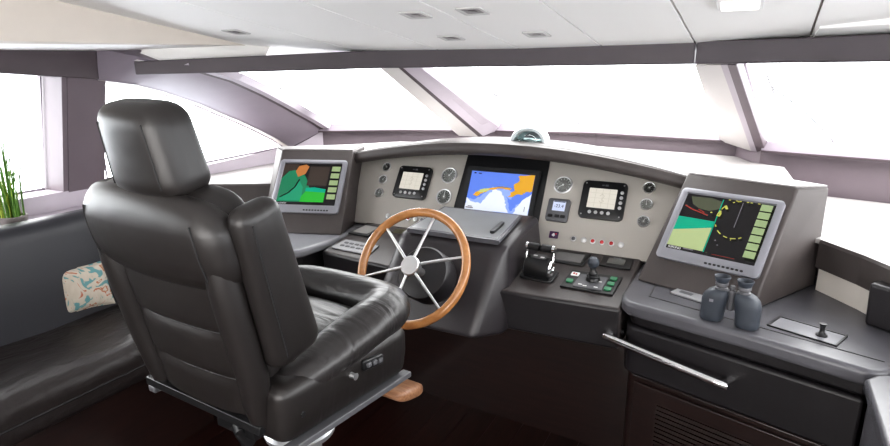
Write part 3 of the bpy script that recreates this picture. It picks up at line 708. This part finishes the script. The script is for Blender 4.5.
# push buttons and warning lamps
def button(u, v, mt, label, grp):
    t = thingM('push_button', label, 'button', panM(u, v, .001), grp)
    mb = MB(); mb.lathe([(.0085, 0), (.0085, .005), (.0125, .004), (.0135, 0)], n=20); mb.build('ring', M['steel'], t)
    mb = MB(); mb.lathe([(0, 0), (.0088, 0), (.0088, .006), (.006, .009), (0, .0098)], n=20); mb.build('cap', mt, t)
GB = 'row of buttons along the foot of the right half of the panel'
for u, k, l in ((.421, 'charcoal', 'dark button at the left end of the row, under the right engine display'), (.469, 'white', 'white button left of the three red lamps'),
                (.512, 'red', 'red lamp, left one of the three in the row right of the chart screen'), (.554, 'red', 'red lamp, middle one of the three in the row right of the chart screen'),
                (.597, 'red', 'red lamp, right one of the three in the row right of the chart screen'), (.640, 'white', 'white button at the right end of the row, right of the red lamps')):
    button(u, -.143, M[k], l, GB)
GL = 'row of buttons behind the steering wheel'
for u, k, l in ((-.621, 'white', 'pale button inside the top left of the steering wheel'), (-.487, 'red', 'red lamp behind the top of the steering wheel'),
                (-.443, 'white', 'white button next to the red lamp behind the steering wheel'), (-.403, 'charcoal', 'dark button behind the steering wheel, nearest the chart flap')):
    button(u, -.145, M[k], l, GL)

# ------------------------------------------------------------------ controls on the sloping shelf
SX = Vector((1, 0, 0)); SY = Vector((0, 1, .15)).normalized()
def shM(x, y, d=0, rz=0):
    ex = Matrix.Rotation(rz, 3, 'Z') @ SX; ey = SY
    Mm = frame((x, y, shz(y)), SX, SY); return Mm @ Matrix.Translation((0, 0, d)) @ Matrix.Rotation(rz, 4, 'Z')
# throttle
t = thingM('throttle_control', 'black and chrome twin lever throttle on the shelf right of the wheel', 'throttle', shM(-.730, 2.285, .001, -.06))
RX = Matrix.Rotation(PI/2, 3, 'Y')
mb = MB(); mb.prism(rrect(.15, .11, .02), 0, .010); mb.build('foot', M['black'], t, bevel=.003, smooth=False)
mb = MB(); mb.lathe([(0, -.056), (.034, -.056), (.050, -.050), (.052, -.02), (.052, .02), (.050, .050), (.034, .056), (0, .056)], (0, 0, .040), RX, 32)
mb.prism([(-.05, -.045), (.05, -.045), (.05, .045), (-.05, .045)], .006, .05); mb.build('drum', M['black'], t)
for s in (-1, 1):
    mb = MB(); mb.lathe([(0, .070), (.012, .070), (.014, .066), (.030, .065), (.036, .062), (.042, .056), (.038, .050)], (0, 0, .040), Matrix.Rotation(s*PI/2, 3, 'Y'), 28); mb.build('side_disc', M['chrome'], t)
    mb = MB(); mb.tube([(s*.057, 0, .06), (s*.062, .010, .085), (s*.060, .018, .108), (s*.056, .022, .124)], [.008, .007, .006, .007], 10); lv = mb.build('lever', M['chrome'], t)
    mb = MB(); mb.lathe([(0, 0), (.011, 0), (.017, .004), (.017, .048), (.013, .052), (0, .052)], (s*.002, .022, .124), Matrix.Rotation(s*PI/2, 3, 'Y'), 18); gp = mb.build('grip', M['black'], t); gp.parent = lv
    mb = MB(); mb.lathe([(0, .052), (.0176, .052), (.0176, .062), (.011, .066), (0, .066)], (s*.002, .022, .124), Matrix.Rotation(s*PI/2, 3, 'Y'), 18); gp = mb.build('grip_end', M['chrome'], t); gp.parent = lv
mb = MB(); mb.prism(rrect(.07, .04, .015), .0905, .0925); mb.prism(rrect(.018, .010, .003, 2, -.016, .004), .0925, .0935, 1); mb.prism(rrect(.018, .010, .003, 2, .018, -.004), .0925, .0935, 1); mb.build('scale_plate', [M['charcoal'], M['white']], t, smooth=False)
# joystick panel
t = thingM('joystick_panel', 'black thruster panel with joystick and green keys right of the throttle', 'joystick', shM(-.506, 2.293, .001))
mb = MB(); mb.prism([(-.112, -.078), (.104, -.080), (.112, .078), (-.104, .078)], 0, .008); mb.build('plate', M['black'], t, bevel=.002, smooth=False)
mb = MB(); mb.prism([(-.062, -.066), (.056, -.066), (.060, .046), (-.056, .046)], .008, .012); mb.build('inlay', M['charcoal'], t, smooth=False)
for x, y in ((.082, .046), (.080, 0), (.077, -.046), (-.084, -.028)):
    mb = MB(); mb.prism(rrect(.028, .026, .004, 2, x, y), .008, .015); mb.build('key', M['green'], t, bevel=.002, smooth=False)
mb = MB(); mb.prism(rrect(.034, .03, .003, 2, -.078, .040), .008, .011); mb.prism(rc(-.088, .036, -.080, .048), .011, .0115, 1); mb.prism(rc(-.076, .032, -.070, .044), .011, .0115, 1); mb.build('warning_mark', [M['white'], M['red']], t, smooth=False)
mb = MB()
for x, y in ((-.035, -.045), (-.015, -.052), (.03, -.05), (.035, .0)): mb.prism(rc(x-.008, y-.003, x+.008, y+.003), .012, .0125)
mb.build('marking', M['white'], t, smooth=False)
mb = MB(); mb.lathe([(0, .010), (.030, .010), (.028, .02), (.024, .026), (.026, .032), (.019, .038), (.020, .044), (.013, .052), (.010, .075), (0, .075)], (.004, .01, 0), None, 20); mb.build('boot', M['black'], t)
mb = MB(); mb.lathe([(0, .066), (.011, .067), (.020, .076), (.0245, .090), (.023, .102), (.015, .112), (0, .115)], (.004, .012, 0), None, 22); mb.build('knob', M['rubber'], t)
# flush screens further back on the shelf
t = thingM('flush_display', 'larger grey glass display set flush in the shelf behind the throttle', 'display', shM(-.655, 2.487, .001))
mb = MB(); mb.prism([(-.085, -.062), (.080, -.062), (.086, .060), (-.080, .060)], 0, .006); mb.build('frame', M['black'], t, bevel=.002, smooth=False)
mb = MB(); mb.prism(rrect(.125, .085, .004), .006, .0072); mb.build('screen', M['greyglass'], t, smooth=False)
t = thingM('flush_display', 'smaller black display with grey screen set in the shelf behind the joystick', 'display', shM(-.447, 2.500, .001))
mb = MB(); mb.prism(rrect(.135, .094, .006), 0, .008); mb.build('frame', M['black'], t, bevel=.002, smooth=False)
mb = MB(); mb.prism(rrect(.074, .052, .003, 2, -.002, .006), .008, .0092); mb.build('screen', E_('small_grey_screen', (.16, .16, .15), .5), t, smooth=False)
mb = MB(); mb.prism(rc(-.02, .037, .014, .041), .008, .0085); mb.build('lettering', M['bezel'], t, smooth=False)
# left shelf
t = thingM('flush_display', 'dark framed display with pale screen on the left shelf under the silver panel', 'display', shM(-1.758, 2.468, .001, -.05))
mb = MB(); mb.prism([(-.075, -.07), (.055, -.07), (.065, .066), (-.058, .066)], 0, .010); mb.build('frame', M['black'], t, bevel=.002, smooth=False)
mb = MB(); mb.prism([(-.058, -.05), (.038, -.05), (.046, .046), (-.045, .046)], .010, .0112); mb.build('screen', E_('left_pale_screen', (.32, .31, .30), .7), t, smooth=False)
t = thingM('keypad', 'pale grey flat keypad lying on the left shelf beside the wheel', 'keypad', shM(-1.690, 2.272, .001, -.06))
mb = MB(); mb.prism([(-.12, -.055), (.12, -.055), (.105, .052), (-.11, .052)], 0, .008); mb.build('plate', M['key'], t, bevel=.003, smooth=False)
for i in range(5):
    for j in range(2): mb = MB(); mb.prism(rrect(.024, .014, .004, 2, -.075+i*.034, -.018+j*.034), .008, .0105); mb.build('button', M['charcoal'], t, smooth=False)
t = thingM('tag', 'small yellow tag lying behind the steering wheel next to the chart flap', 'tag', shM(-1.50, 2.545, .001, .1))
mb = MB(); mb.prism(rrect(.055, .030, .004), 0, .004); mb.build('card', M['yellow'], t, smooth=False)
mb = MB(); mb.prism(rrect(.09, .05, .004, 2, -.075, -.02), 0, .004); mb.build('backing', E_('olive_card', (.16, .15, .09), .2), t, smooth=False)

# ------------------------------------------------------------------ steering wheel
TW = math.radians(32)
WN = Vector((0, -math.cos(TW), math.sin(TW)))
Mw = frame((XC, 1.82, .988), (1, 0, 0), (0, math.sin(TW), math.cos(TW)))     # local z points to the helmsman
t = thingM('steering_wheel', 'six spoked steering wheel with varnished wooden rim in front of the chair', 'steering wheel', Mw)
mb = MB(); mb.tube([(.225*math.cos(2*PI*k/72), .225*math.sin(2*PI*k/72), 0) for k in range(72)], .0178, 14, closed=True); mb.build('rim', M['rimwood'], t)
for k in range(6):
    a = math.radians(19+60*k); c_, s_ = math.cos(a), math.sin(a)
    mb = MB(); mb.tube([(.03*c_, .03*s_, .016), (.12*c_, .12*s_, .010), (.216*c_, .216*s_, 0)], [.0062, .0058, .0050], 10); mb.build('spoke', M['steel'], t)
mb = MB(); mb.lathe([(0, -.02), (.028, -.02), (.036, .0), (.040, .012), (.040, .020), (.036, .026), (.010, .0275), (0, .0275)], n=32); mb.build('hub', M['steel'], t)
mb = MB(); mb.lathe([(0, -.11), (.016, -.11), (.016, -.045), (.023, -.04), (.023, -.018), (0, -.018)], n=20); mb.build('shaft', M['steel'], t)
mb = MB(); mb.lathe([(0, -.185), (.111, -.185), (.111, -.100), (.104, -.090), (.085, -.086), (0, -.086)], n=40); mb.build('column_cover', M['dark'], t)

# ------------------------------------------------------------------ compass
t = thing('compass', 'white hooded dome compass on top of the dash below the windshield', 'compass', (-.992, 2.86, gtop(-.992, 2.86)+.001), Matrix.Rotation(.12, 3, 'Z'))
mb = MB(); mb.lathe([(0, 0), (.098, 0), (.100, .006), (.092, .014), (0, .014)], n=40); mb.build('base', M['rubber'], t)
mb = MB(); hn = 20; rings = []
for i in range(hn+1):
    th = PI*i/hn          # side to side over the top
    ring = []
    for r, y in ((.097, -.030), (.088, -.052), (.074, -.052), (.074, .04), (.05, .075), (.097, .04)):
        z0 = .012
        ring.append((r*math.cos(th), y*(1 if r > .06 else 1), z0 + r*.88*math.sin(th)))
    rings.append(ring)
mb.loft(rings)
mb.build('hood', M['hood'], t)
mb = MB(); mb.lathe([(0, .012), (.064, .012), (.062, .030), (.052, .050), (.032, .064), (0, .068)], (0, -.008, 0), None, 30); mb.build('dome', M['dome'], t)
mb = MB(); mb.lathe([(0, .014), (.054, .016), (.054, .022), (.02, .026), (0, .030)], (0, -.008, 0), None, 30)
for k in range(24):
    a = 2*PI*k/24; mb.box((.0545*math.cos(a), .0545*math.sin(a)-.008, .019), (.003, .003, .006), a, 1)
mb.build('card', [E_('compass_card', (.10, .15, .16), .2), M['white']], t)

# ------------------------------------------------------------------ binoculars
t = thing('binoculars', 'dark blue grey binoculars standing upright on the counter before the radar screen', 'binoculars', (.018, 2.075, .8815), Matrix.Rotation(-.22, 3, 'Z'))
for s in (-1, 1):
    mb = MB()
    def ring(cx, cy, z, rx, ry, n=24, e=2.4):
        out = []
        for k in range(n):
            a = 2*PI*k/n; c_, s_ = math.cos(a), math.sin(a)
            out.append((cx + rx*math.copysign(abs(c_)**(2/e), c_), cy + ry*math.copysign(abs(s_)**(2/e), s_), z))
        return out
    mb.loft([ring(s*.057, 0, 0, .034, .034), ring(s*.057, 0, .006, .038, .037), ring(s*.056, 0, .022, .038, .036), ring(s*.055, 0, .045, .039, .036), ring(s*.052, .0, .072, .0415, .037),
             ring(s*.048, .0, .092, .0405, .037), ring(s*.043, .0, .106, .033, .033), ring(s*.039, 0, .113, .024, .026), ring(s*.038, 0, .116, .012, .012)])
    b = mb.build('barrel', M['rubber'], t)
    mb = MB(); mb.lathe([(0, .110), (.021, .110), (.021, .118), (.017, .121), (.017, .126), (.0205, .128), (.0205, .136), (.018, .139)], (s*.036, 0, 0), None, 24); mb.build('eyepiece', M['charcoal'], t)
    mb = MB(); mb.lathe([(.0165, .136), (.0200, .139), (.0265, .157), (.0255, .160), (.0180, .145), (.0, .143)], (s*.036, .0, 0), None, 24); mb.build('eyecup', M['rubber'], t)
mb = MB(); mb.tube([(0, -.004, .045), (0, -.004, .118)], .011, 14); mb.tube([(0, -.004, .118), (0, -.004, .134)], .0085, 14)
mb.box((0, 0, .103), (.05, .016, .014)); mb.box((0, 0, .062), (.05, .014, .020)); mb.build('hinge', M['charcoal'], t, bevel=.003, smooth=False)
mb = MB(); mb.prism(rc(-.061, .072, -.048, .082), -.0375, -.0368, 0, lambda x, y, z: (x, z, y)); mb.build('badge', M['bezel'], t, smooth=False)

# counter fittings
ang = math.atan2(-.079, .193)
t = thing('switch_panel', 'flat rectangular panel with a small black toggle on the right counter', 'switch panel', (.2505, 2.115, .8805), Matrix.Rotation(ang, 3, 'Z'))
mb = MB()
for (x, y, w, h) in ((0, .052, .205, .006), (0, -.052, .205, .006), (-.10, 0, .006, .104), (.10, 0, .006, .104)): mb.box((x, y, .002), (w, h, .004))
mb.build('frame', M['black'], t, smooth=False)
mb = MB(); mb.box((0, 0, .0012), (.194, .098, .0022)); mb.build('plate', M['counter_lt'], t, smooth=False)
mb = MB(); mb.lathe([(0, .002), (.017, .002), (.017, .006), (.011, .009), (.008, .014), (.0065, .028), (.010, .040), (.011, .044), (0, .045)], (.045, -.006, 0), None, 20); mb.build('toggle', M['black'], t)
t = thing('keypad', 'pale silver keypad on the right counter, half hidden behind the binoculars', 'keypad', (-.085, 2.268, .8815), Matrix.Rotation(-.40, 3, 'Z'))
mb = MB(); mb.prism(rrect(.20, .098, .010), 0, .008); mb.build('plate', M['key'], t, bevel=.003, smooth=False)
for i in range(5): mb = MB(); mb.prism(rrect(.02, .012, .004, 2, -.07+i*.035, .024), .008, .0105); mb.build('button', M['charcoal'], t, smooth=False)
mb = MB(); mb.prism(rrect(.05, .022, .003, 2, -.05, -.016), .008, .0090); mb.build('key_window', M['charcoal'], t, smooth=False)

# ------------------------------------------------------------------ helm chair
CX, CY = -1.141, 1.15
t = chair = thing('helm_chair', 'black leather helm chair with headrest, seen from behind, facing the wheel', 'chair', (CX, CY, 0), Matrix.Rotation(math.radians(-4.5), 3, 'Z'))
bpy.context.view_layer.update()
# pedestal
mb = MB(); mb.lathe([(0, 0), (.22, 0), (.225, .012), (.20, .03), (.085, .06), (.066, .09), (.064, .60), (.070, .625), (.108, .635), (.112, .652), (.10, .665), (0, .665)], (0, .045, 0), None, 36); mb.build('pedestal', M['alu'], t)
mb = MB(); mb.lathe([(0, .665), (.06, .665), (.06, .82), (0, .82)], (0, .045, 0), None, 24); mb.build('seat_mount', M['black'], t)
mb = MB(); mb.tube([(-.10, -.11, .735), (-.02, -.15, .735), (-.02, -.13, .69)], .022, 10); mb.box((-.05, -.12, .745), (.16, .06, .05)); mb.build('swivel_lock', M['black'], t, bevel=.004)
# seat shell
def shellf(x, y, z):
    z2 = z - .016*(y/.28) + .005
    w = 1 - .05*max(0, -z/.09)
    return (x*w, y, z2)
mb = MB(); mb.rbox((.575, .505, .165), (.035, .05, .035), 8, (0, -.005, .912), shellf); mb.build('seat_shell', M['chair'], t)
for s in (-1, 1): mb = MB(); mb.hexa([(s*.255, -.25, .834), (s*.286, -.25, .834), (s*.286, .25, .806), (s*.255, .25, .806)], [(s*.255, -.25, .852), (s*.286, -.25, .852), (s*.286, .25, .824), (s*.255, .25, .824)]); mb.build('slide_rail', M['charcoal'], t, bevel=.003, smooth=False)
mb = MB(); mb.box((-.01, -.268, .895), (.46, .02, .024)); mb.build('rear_bar', M['black'], t, bevel=.003, smooth=False)
mb = MB(); mb.rbox((.44, .44, .14), (.06, .06, .055), 6, (0, .0, .952), lambda x, y, z: (x, y, z + .018*math.cos(x*6) - .012*max(0, y)*4 )); mb.build('seat_cushion', M['chair_soft'], t)
# horseshoe bolster: two sides and a raised front roll
path = [(.205, -.20, .955), (.214, -.17, .966), (.228, -.12, .975), (.230, .0, .992), (.228, .12, 1.008), (.215, .215, 1.008), (.17, .272, 1.006), (.09, .288, 1.006), (0, .292, 1.006)]
path = path + [(-x, y, z) for x, y, z in path[::-1][1:]]
rad = [.050, .056, .064, .072, .076, .078, .076, .074, .073]; rad = rad + rad[::-1][1:]
def smooth_path(P, R, n=4):
    out, ro = [], []
    for i in range(len(P)-1):
        p0, p1, p2, p3 = [Vector(P[max(0, min(len(P)-1, i+k))]) for k in (-1, 0, 1, 2)]
        for k in range(n):
            s = k/n; out.append(.5*((2*p1)+(p2-p0)*s+(2*p0-5*p1+4*p2-p3)*s*s+(-p0+3*p1-3*p2+p3)*s**3)); ro.append(R[i]+(R[i+1]-R[i])*s)
    return out+[Vector(P[-1])], ro+[R[-1]]
pp, pr = smooth_path([(x, y, z+.012) for x, y, z in path], [r_*.80 for r_ in rad])
mb = MB(); mb.tube(pp, pr, 18, sx=1.22); mb.build('seat_bolster', M['chair_soft'], t)
# seat control box, knob, tag
mb = MB(); mb.rbox((.016, .085, .032), .006, 3, (.290, .06, .945), lambda x, y, z: (x, y, z-.16*y)); sw = mb.build('switch_box', M['black'], t)
mb = MB()
for k in range(3): mb.rbox((.012, .016, .014), .003, 2, (.299, .035+.024*k, .951-.004*k))
q = mb.build('switch', M['charcoal'], t); q.parent = sw
mb = MB(); mb.lathe([(0, 0), (.009, 0), (.007, .016), (.010, .020), (0, .022)], (.285, -.025, .945), Matrix.Rotation(PI/2, 3, 'Y'), 14); mb.build('knob', M['steel'], t)
mb = MB(); mb.lathe([(0, 0), (.008, 0), (.007, .006), (0, .007)], (.284, -.20, .925), Matrix.Rotation(PI/2, 3, 'Y'), 12); mb.build('bolt', M['black'], t)
# footrest
mb = MB(); mb.rbox((.40, .15, .05), (.03, .06, .018), 6, (0, .39, .645), lambda x, y, z: (x, y, z-.22*y)); mb.build('footrest', M['footwood'], t)
for s in (-1, 1): mb = MB(); mb.box((s*.10, .25, .735), (.03, .30, .02)); mb.build('footrest_arm', M['black'], t, smooth=False)
# backrest, leaning back
LEAN = math.radians(11)
def back(x, y, z):      # local: z up the back from its foot, y forward
    zz = z*math.cos(LEAN) + y*math.sin(LEAN); yy = -z*math.sin(LEAN) + y*math.cos(LEAN)
    return (x, yy - .205, zz + .885)
def bshape(x, y, z):    # z from -.31 to .31
    s = (z+.31)/.62
    w = .90 + .16*min(1, s*1.25)
    if s > .88: w -= .16*((s-.88)/.12)**2
    crown = -.030*(x/.27)**2*max(0, (s-.7)/.3)
    ycv = .035*(x/.28)**2 - (.020*math.exp(-((s-.86)/.16)**2) if y < 0 else 0)
    return back(x*w, y+ycv, z+.31+crown)
mb = MB(); mb.rbox((.445, .110, .62), (.05, .048, .055), 12, (0, 0, 0), bshape); mb.build('backrest', M['chair'], t)
# upper back pad
def padf(x, y, z):
    w = 1 - .06*max(0, z/.095)**2
    yo = .034*(x/.28)**2
    return back(x*w, y*(1-.3*(z/.12)**2) - .050 + yo, z+.505-.030*(x/.27)**2*max(0, z/.1))
mb = MB(); mb.rbox((.515, .090, .235), (.055, .042, .075), 10, (0, 0, 0), padf); mb.build('shoulder_pad', M['chair'], t)
for xs_ in (-.205, .205): mb = MB(); mb.tube([Vector(padf(xs_, -.0445, z)) for z in (-.085, -.06, -.03, 0, .03, .05, .065)], .0026, 6); mb.build('piping', M['stitch'], t)
# recessed lower back panel with two quilted seams
def pf(x, y, z): return back(x, y - .052 + .03*(x/.28)**2, z)
mb = MB(); rings = []; N = 36
for k in range(N+1):
    z = .03 + .385*k/N
    gsh = 0
    for zs in (.145, .275): gsh += .007*math.exp(-((z-zs)/.009)**2)
    pill = .0025*abs(math.sin(PI*(z-.015)/.13))
    e = .012 if k in (0, N) else 0
    wd = (.172 + .012*(z/.4))
    row = [pf(-wd, .012, z)] + [pf(wd*u, -.014 - pill*(1-abs(u)**4) + gsh*(1-abs(u)**6) + e + .010*abs(u)**6, z) for u in [i/10 for i in range(-10, 11)]] + [pf(wd, .012, z)]
    rings.append(row)
mb.loft(rings, cap=False, close=False); mb.build('back_panel', M['chair'], t)
for zs in (.145, .275): mb = MB(); mb.tube([pf(u*.185, -.0085 + .004*abs(u), zs+.004-.006*u) for u in (-1, -.5, 0, .5, 1)], .0035, 6); mb.build('seam', M['stitch'], t)
for s in (-1, 1):        # side rails of the back and the wings that wrap forward
    mb = MB(); P = [pf(s*.208*(.95 if z < .1 else 1), .0, z) for z in (.02, .08, .16, .24, .32, .40, .45)]
    mb.tube(P, [.028, .034, .037, .039, .04, .04, .035], 14, sx=1.0); mb.build('back_rail', M['chair'], t)
    def wingf(x, y, z):
        q = (z+.20)/.40
        return back(x*(1-.25*max(0, y/.1)) + s*(.268 - .022*(1-q)), y*(.86+.30*(1-q)) + .036 + .03*(1-q), z + .372)
    mb = MB(); mb.rbox((.066, .140, .415), (.030, .040, .036), 8, (0, 0, 0), wingf); mb.build('back_wing', M['chair'], t)
    mb = MB(); mb.tube([wingf(s*.0325, -.040, z) for z in [-.17+.034*k for k in range(11)]], .0024, 6); mb.build('seam', M['stitch'], t)
# headrest
def headf(x, y, z):
    s = (z+.1025)/.205
    w = 1.05 - .14*max(0, s-.2)**1.2
    return back(x*w + .040, y*(1-.12*s) - .018 + .030*(x/.13)**2, z + .696 - .016*(x/.13)**2*s)
mb = MB(); mb.rbox((.228, .110, .208), (.034, .040, .042), 10, (0, 0, 0), headf); mb.build('headrest', M['chair'], t)
hz = [[Vector(headf(s*.080, -.0545, -.070+.140*k/14)) for k in range(15)] for s in (1, -1)]
for P in hz: mb = MB(); mb.tube(P, .0022, 6); mb.build('piping', M['stitch'], t)
for s in (-1, 1): mb = MB(); mb.tube([back(s*.06, 0, .53), back(s*.06, 0, .62)], .008, 8); mb.build('headrest_post', M['steel'], t)

# ------------------------------------------------------------------ sofa on the port side
sofa = thing('sofa', 'long dark leather sofa against the left window wall behind the helm chair', 'sofa', (-2.5, .2, 0))
bpy.context.view_layer.update()
y0, y1 = -1.6, 1.78; yc, ln = (y0+y1)/2, y1-y0
mb = MB(); mb.rbox((.70, ln, .18), (.05, .05, .06), 14, (-2.52, yc, .535), lambda x, y, z: (x, y, z + .012*math.sin(y*9)*max(0, z/.1)*.6 - .02*max(0, x/.35)**3)); mb.build('seat_cushion', M['sofa'], sofa, world=True)
mb = MB(); mb.rbox((.13, ln, .53), (.05, .05, .05), 14, (0, yc, .825), lambda x, y, z: (x-2.860 - .08*((z-.825)/.265)*.5, y, z)); mb.build('backrest', M['sofa_back'], sofa, world=True)
mb = MB(); mb.tube([(-2.170, y0+.05, .515), (-2.170, y1-.05, .515)], .005, 6); mb.build('piping', M['stitch'], sofa, world=True)
mb = MB(); mb.box((-2.56, yc, .215), (.62, ln-.04, .44)); mb.build('base', M['base'], sofa, world=True, smooth=False)
# cushion
t = thing('throw_cushion', 'cream patterned scatter cushion propped on the sofa', 'cushion', (-2.65, 1.462, .757), Matrix.Rotation(1.15, 3, 'Z') @ Matrix.Rotation(-.24, 3, 'X') @ Matrix.Rotation(-.04, 3, 'Y'))
mb = MB(); G = 16
for sd in (-1, 1):
    vs, fs = [], []
    for a in range(G+1):
        for b in range(G+1):
            u, w = -math.cos(PI*a/G), -math.cos(PI*b/G)
            th = .054*((1-u*u)*(1-w*w))**.45 + .003
            vs.append((.102*u*(1-.10*(1-w*w)), sd*th, .105*w*(1-.10*(1-u*u))))
    for a in range(G):
        for b in range(G): fs.append((a*(G+1)+b, (a+1)*(G+1)+b, (a+1)*(G+1)+b+1, a*(G+1)+b+1))
    mb.add(vs, fs)
mb.build('cover', M['cushion'], t)
mb = MB(); ed = []
for u, w in [(-1, k/4) for k in range(-4, 4)] + [(k/4, 1) for k in range(-4, 4)] + [(1, -k/4) for k in range(-4, 4)] + [(-k/4, -1) for k in range(-4, 4)]:
    ed.append((.102*u*(1-.10*(1-w*w)), 0, .105*w*(1-.10*(1-u*u))))
mb.tube(ed, .0045, 6, closed=True); mb.build('piping', M['cushion'], t)
# plant on the sill
t = thing('potted_plant', 'grassy green potted plant on the sill behind the sofa', 'plant', (-2.94, 1.36, 1.042))
mb = MB(); mb.lathe([(0, 0), (.045, 0), (.058, .03), (.060, .05), (.052, .05), (.050, .042), (0, .042)], n=20); mb.build('pot', M['pot'], t)
rnd = random.Random(5)
for nm, mt, n, hh in (('grass_blades', 'leaf', 80, (.28, .50)), ('young_blades', 'leaf2', 40, (.12, .26))):
    mb = MB()
    for k in range(n):
        a = rnd.uniform(0, 2*PI); h = rnd.uniform(*hh); lean = rnd.uniform(.02, .26)*h*1.0; r0 = rnd.uniform(0, .046); w = rnd.uniform(.0018, .0042)
        x0, yb = r0*math.cos(a), r0*math.sin(a); dx, dy = math.cos(a)*lean, math.sin(a)*lean; b = rnd.uniform(0, PI); bx, by = math.cos(b)*w, math.sin(b)*w
        dx = max(dx, -.03); yb = yb; L_, Rr = [], []
        for s in (0, .35, .7, 1):
            p = Vector((x0+dx*s*s, yb+dy*s*s, .04+h*s)); ww = (1-s*.95)
            L_.append((p.x+bx*ww, p.y+by*ww, p.z)); Rr.append((p.x-bx*ww, p.y-by*ww, p.z))
        mb.loft([[l, r] for l, r in zip(L_, Rr)], cap=False, close=False)
    mb.build(nm, M[mt], t, weld=False)

# ------------------------------------------------------------------ ceiling lights
def ceilM(x, y, d=0):
    return frame((x, y, cz(y)-d), (1, 0, 0), Vector((0, -1, .1435)))
def downlight(x, y, label, first=None):
    if first: return dup(first, ceilM(x, y, .0005), label)
    t = thingM('ceiling_spotlight', label, 'spotlight', ceilM(x, y, .0005), 'small spotlights in the ceiling')
    mb = MB(); mb.loft([[(a, b, 0) for a, b in rrect(.10, .10, .012)], [(a, b, .004) for a, b in rrect(.098, .098, .012)], [(a, b, .004) for a, b in rrect(.070, .070, .010)], [(a, b, -.014) for a, b in rrect(.050, .050, .010)]]); mb.build('bezel', M['spotrim'], t, smooth=False)
    mb = MB(); mb.prism(rrect(.066, .066, .008), .0005, .002); mb.lathe([(0, .002), (.018, .002), (.015, .004), (0, .005)], n=16); mb.build('lens', M['lens'], t, smooth=False)
    return t
d0 = downlight(-.795, 2.335, 'small ceiling spotlight closest to the header beam, above the chart screen')
bpy.context.view_layer.update()
downlight(-1.188, 2.350, 'small ceiling spotlight near the header beam, left of the one above the chart screen', d0)
downlight(-.890, 1.925, 'small ceiling spotlight nearest the top edge of the photo', d0)
downlight(-1.123, 1.935, 'small ceiling spotlight left of the one nearest the top edge of the photo', d0)
downlight(-2.164, 2.060, 'small pale ceiling spotlight beside the port soffit', d0)
t = thingM('ceiling_light', 'square white ceiling light at the top edge of the photo, right of centre', 'ceiling light', ceilM(-.060, 1.985, .0005))
mb = MB(); mb.prism(rrect(.125, .125, .012), 0, .012); mb.build('frame', M['white'], t, bevel=.003, smooth=False)
mb = MB(); mb.prism(rrect(.10, .10, .008), .012, .015); mb.build('diffuser', M['lamp'], t, smooth=False)

# ------------------------------------------------------------------ wipers outside the glass
def wiper(a, b, piv, label):
    t = thing('windshield_wiper', label, 'wiper', piv, None, 'wipers outside the windshield'); bpy.context.view_layer.update()
    a, b, p = Vector(a), Vector(b), Vector(piv); m_ = (a+b)/2
    mb = MB(); mb.tube([a, b], .006, 6); mb.build('blade', M['blade'], t, world=True)
    mb = MB(); mb.tube([p, p+(m_-p)*.5+Vector((0, .02, .02)), m_], .006, 6); mb.lathe([(0, -.01), (.02, -.01), (.02, .02), (0, .024)], p, None, 14); mb.build('arm', M['blade'], t, world=True)
wiper((-2.56, 2.72, 1.63), (-2.36, 3.25, 1.49), (-2.30, 3.86, 1.345), 'thin pale wiper outside the left windshield pane')
wiper((-1.49, 3.02, 1.69), (-1.36, 3.62, 1.505), (-1.1, 4.26, 1.345), 'thin pale wiper outside the middle windshield pane')
wiper((.05, 2.98, 1.70), (.10, 3.26, 1.60), (.42, 3.66, 1.345), 'thin pale wiper outside the right windshield pane')

# ------------------------------------------------------------------ light
w = bpy.data.worlds.new('bright_haze'); scene.world = w; w.use_nodes = True
nt = w.node_tree; bg = nt.nodes['Background']
tc = nt.nodes.new('ShaderNodeTexCoord'); sp = nt.nodes.new('ShaderNodeSeparateXYZ'); rp = nt.nodes.new('ShaderNodeValToRGB')
rp.color_ramp.elements[0].position = .35; rp.color_ramp.elements[0].color = (.80, .85, .90, 1)
rp.color_ramp.elements[1].position = .60; rp.color_ramp.elements[1].color = (1, 1, 1, 1)
mr = nt.nodes.new('ShaderNodeMath'); mr.operation = 'MULTIPLY_ADD'; mr.inputs[1].default_value = .5; mr.inputs[2].default_value = .5
nt.links.new(tc.outputs['Generated'], sp.inputs[0]); nt.links.new(sp.outputs['Z'], mr.inputs[0]); nt.links.new(mr.outputs[0], rp.inputs['Fac']); nt.links.new(rp.outputs['Color'], bg.inputs['Color'])
bg.inputs['Strength'].default_value = 8.5
def area(name, loc, target, size, power, col=(1, 1, 1)):
    l = bpy.data.lights.new(name, 'AREA'); l.shape = 'RECTANGLE'; l.size, l.size_y = size; l.energy = power; l.color = col
    o = bpy.data.objects.new(name, l); C.objects.link(o); o.location = loc
    o.rotation_euler = (Vector(target)-Vector(loc)).to_track_quat('-Z', 'Y').to_euler(); return o
area('ceiling_fill', (-.5, -.9, 1.25), (-.7, 1.7, 2.0), (1.6, .5), 34, (1, .98, .96))  # added fill aimed at the ceiling to brighten it, no real fitting
area('aft_fill', (-.6, -1.6, 2.3), (-1.0, 2.2, .9), (2.0, .7), 8, (1, .97, .94))  # added soft fill from behind the camera, not a cabin lamp

# ------------------------------------------------------------------ camera
cam = bpy.data.cameras.new('camera'); cam.sensor_width = 36; cam.lens = 577/890*36; cam.clip_start = .02
co = bpy.data.objects.new('camera', cam); C.objects.link(co); scene.camera = co
r = Vector((.88757, .46065, -.00484)); u = Vector((-.11294, .22776, .96714)); f = Vector((-.44661, .85786, -.25418))
R = Matrix((r, u, -f)).transposed()
co.matrix_world = Matrix.Translation((0, 0, 1.72)) @ R.to_4x4()
scene.view_settings.view_transform = 'Standard'
scene.view_settings.look = 'Medium High Contrast'
scene.view_settings.exposure = 0
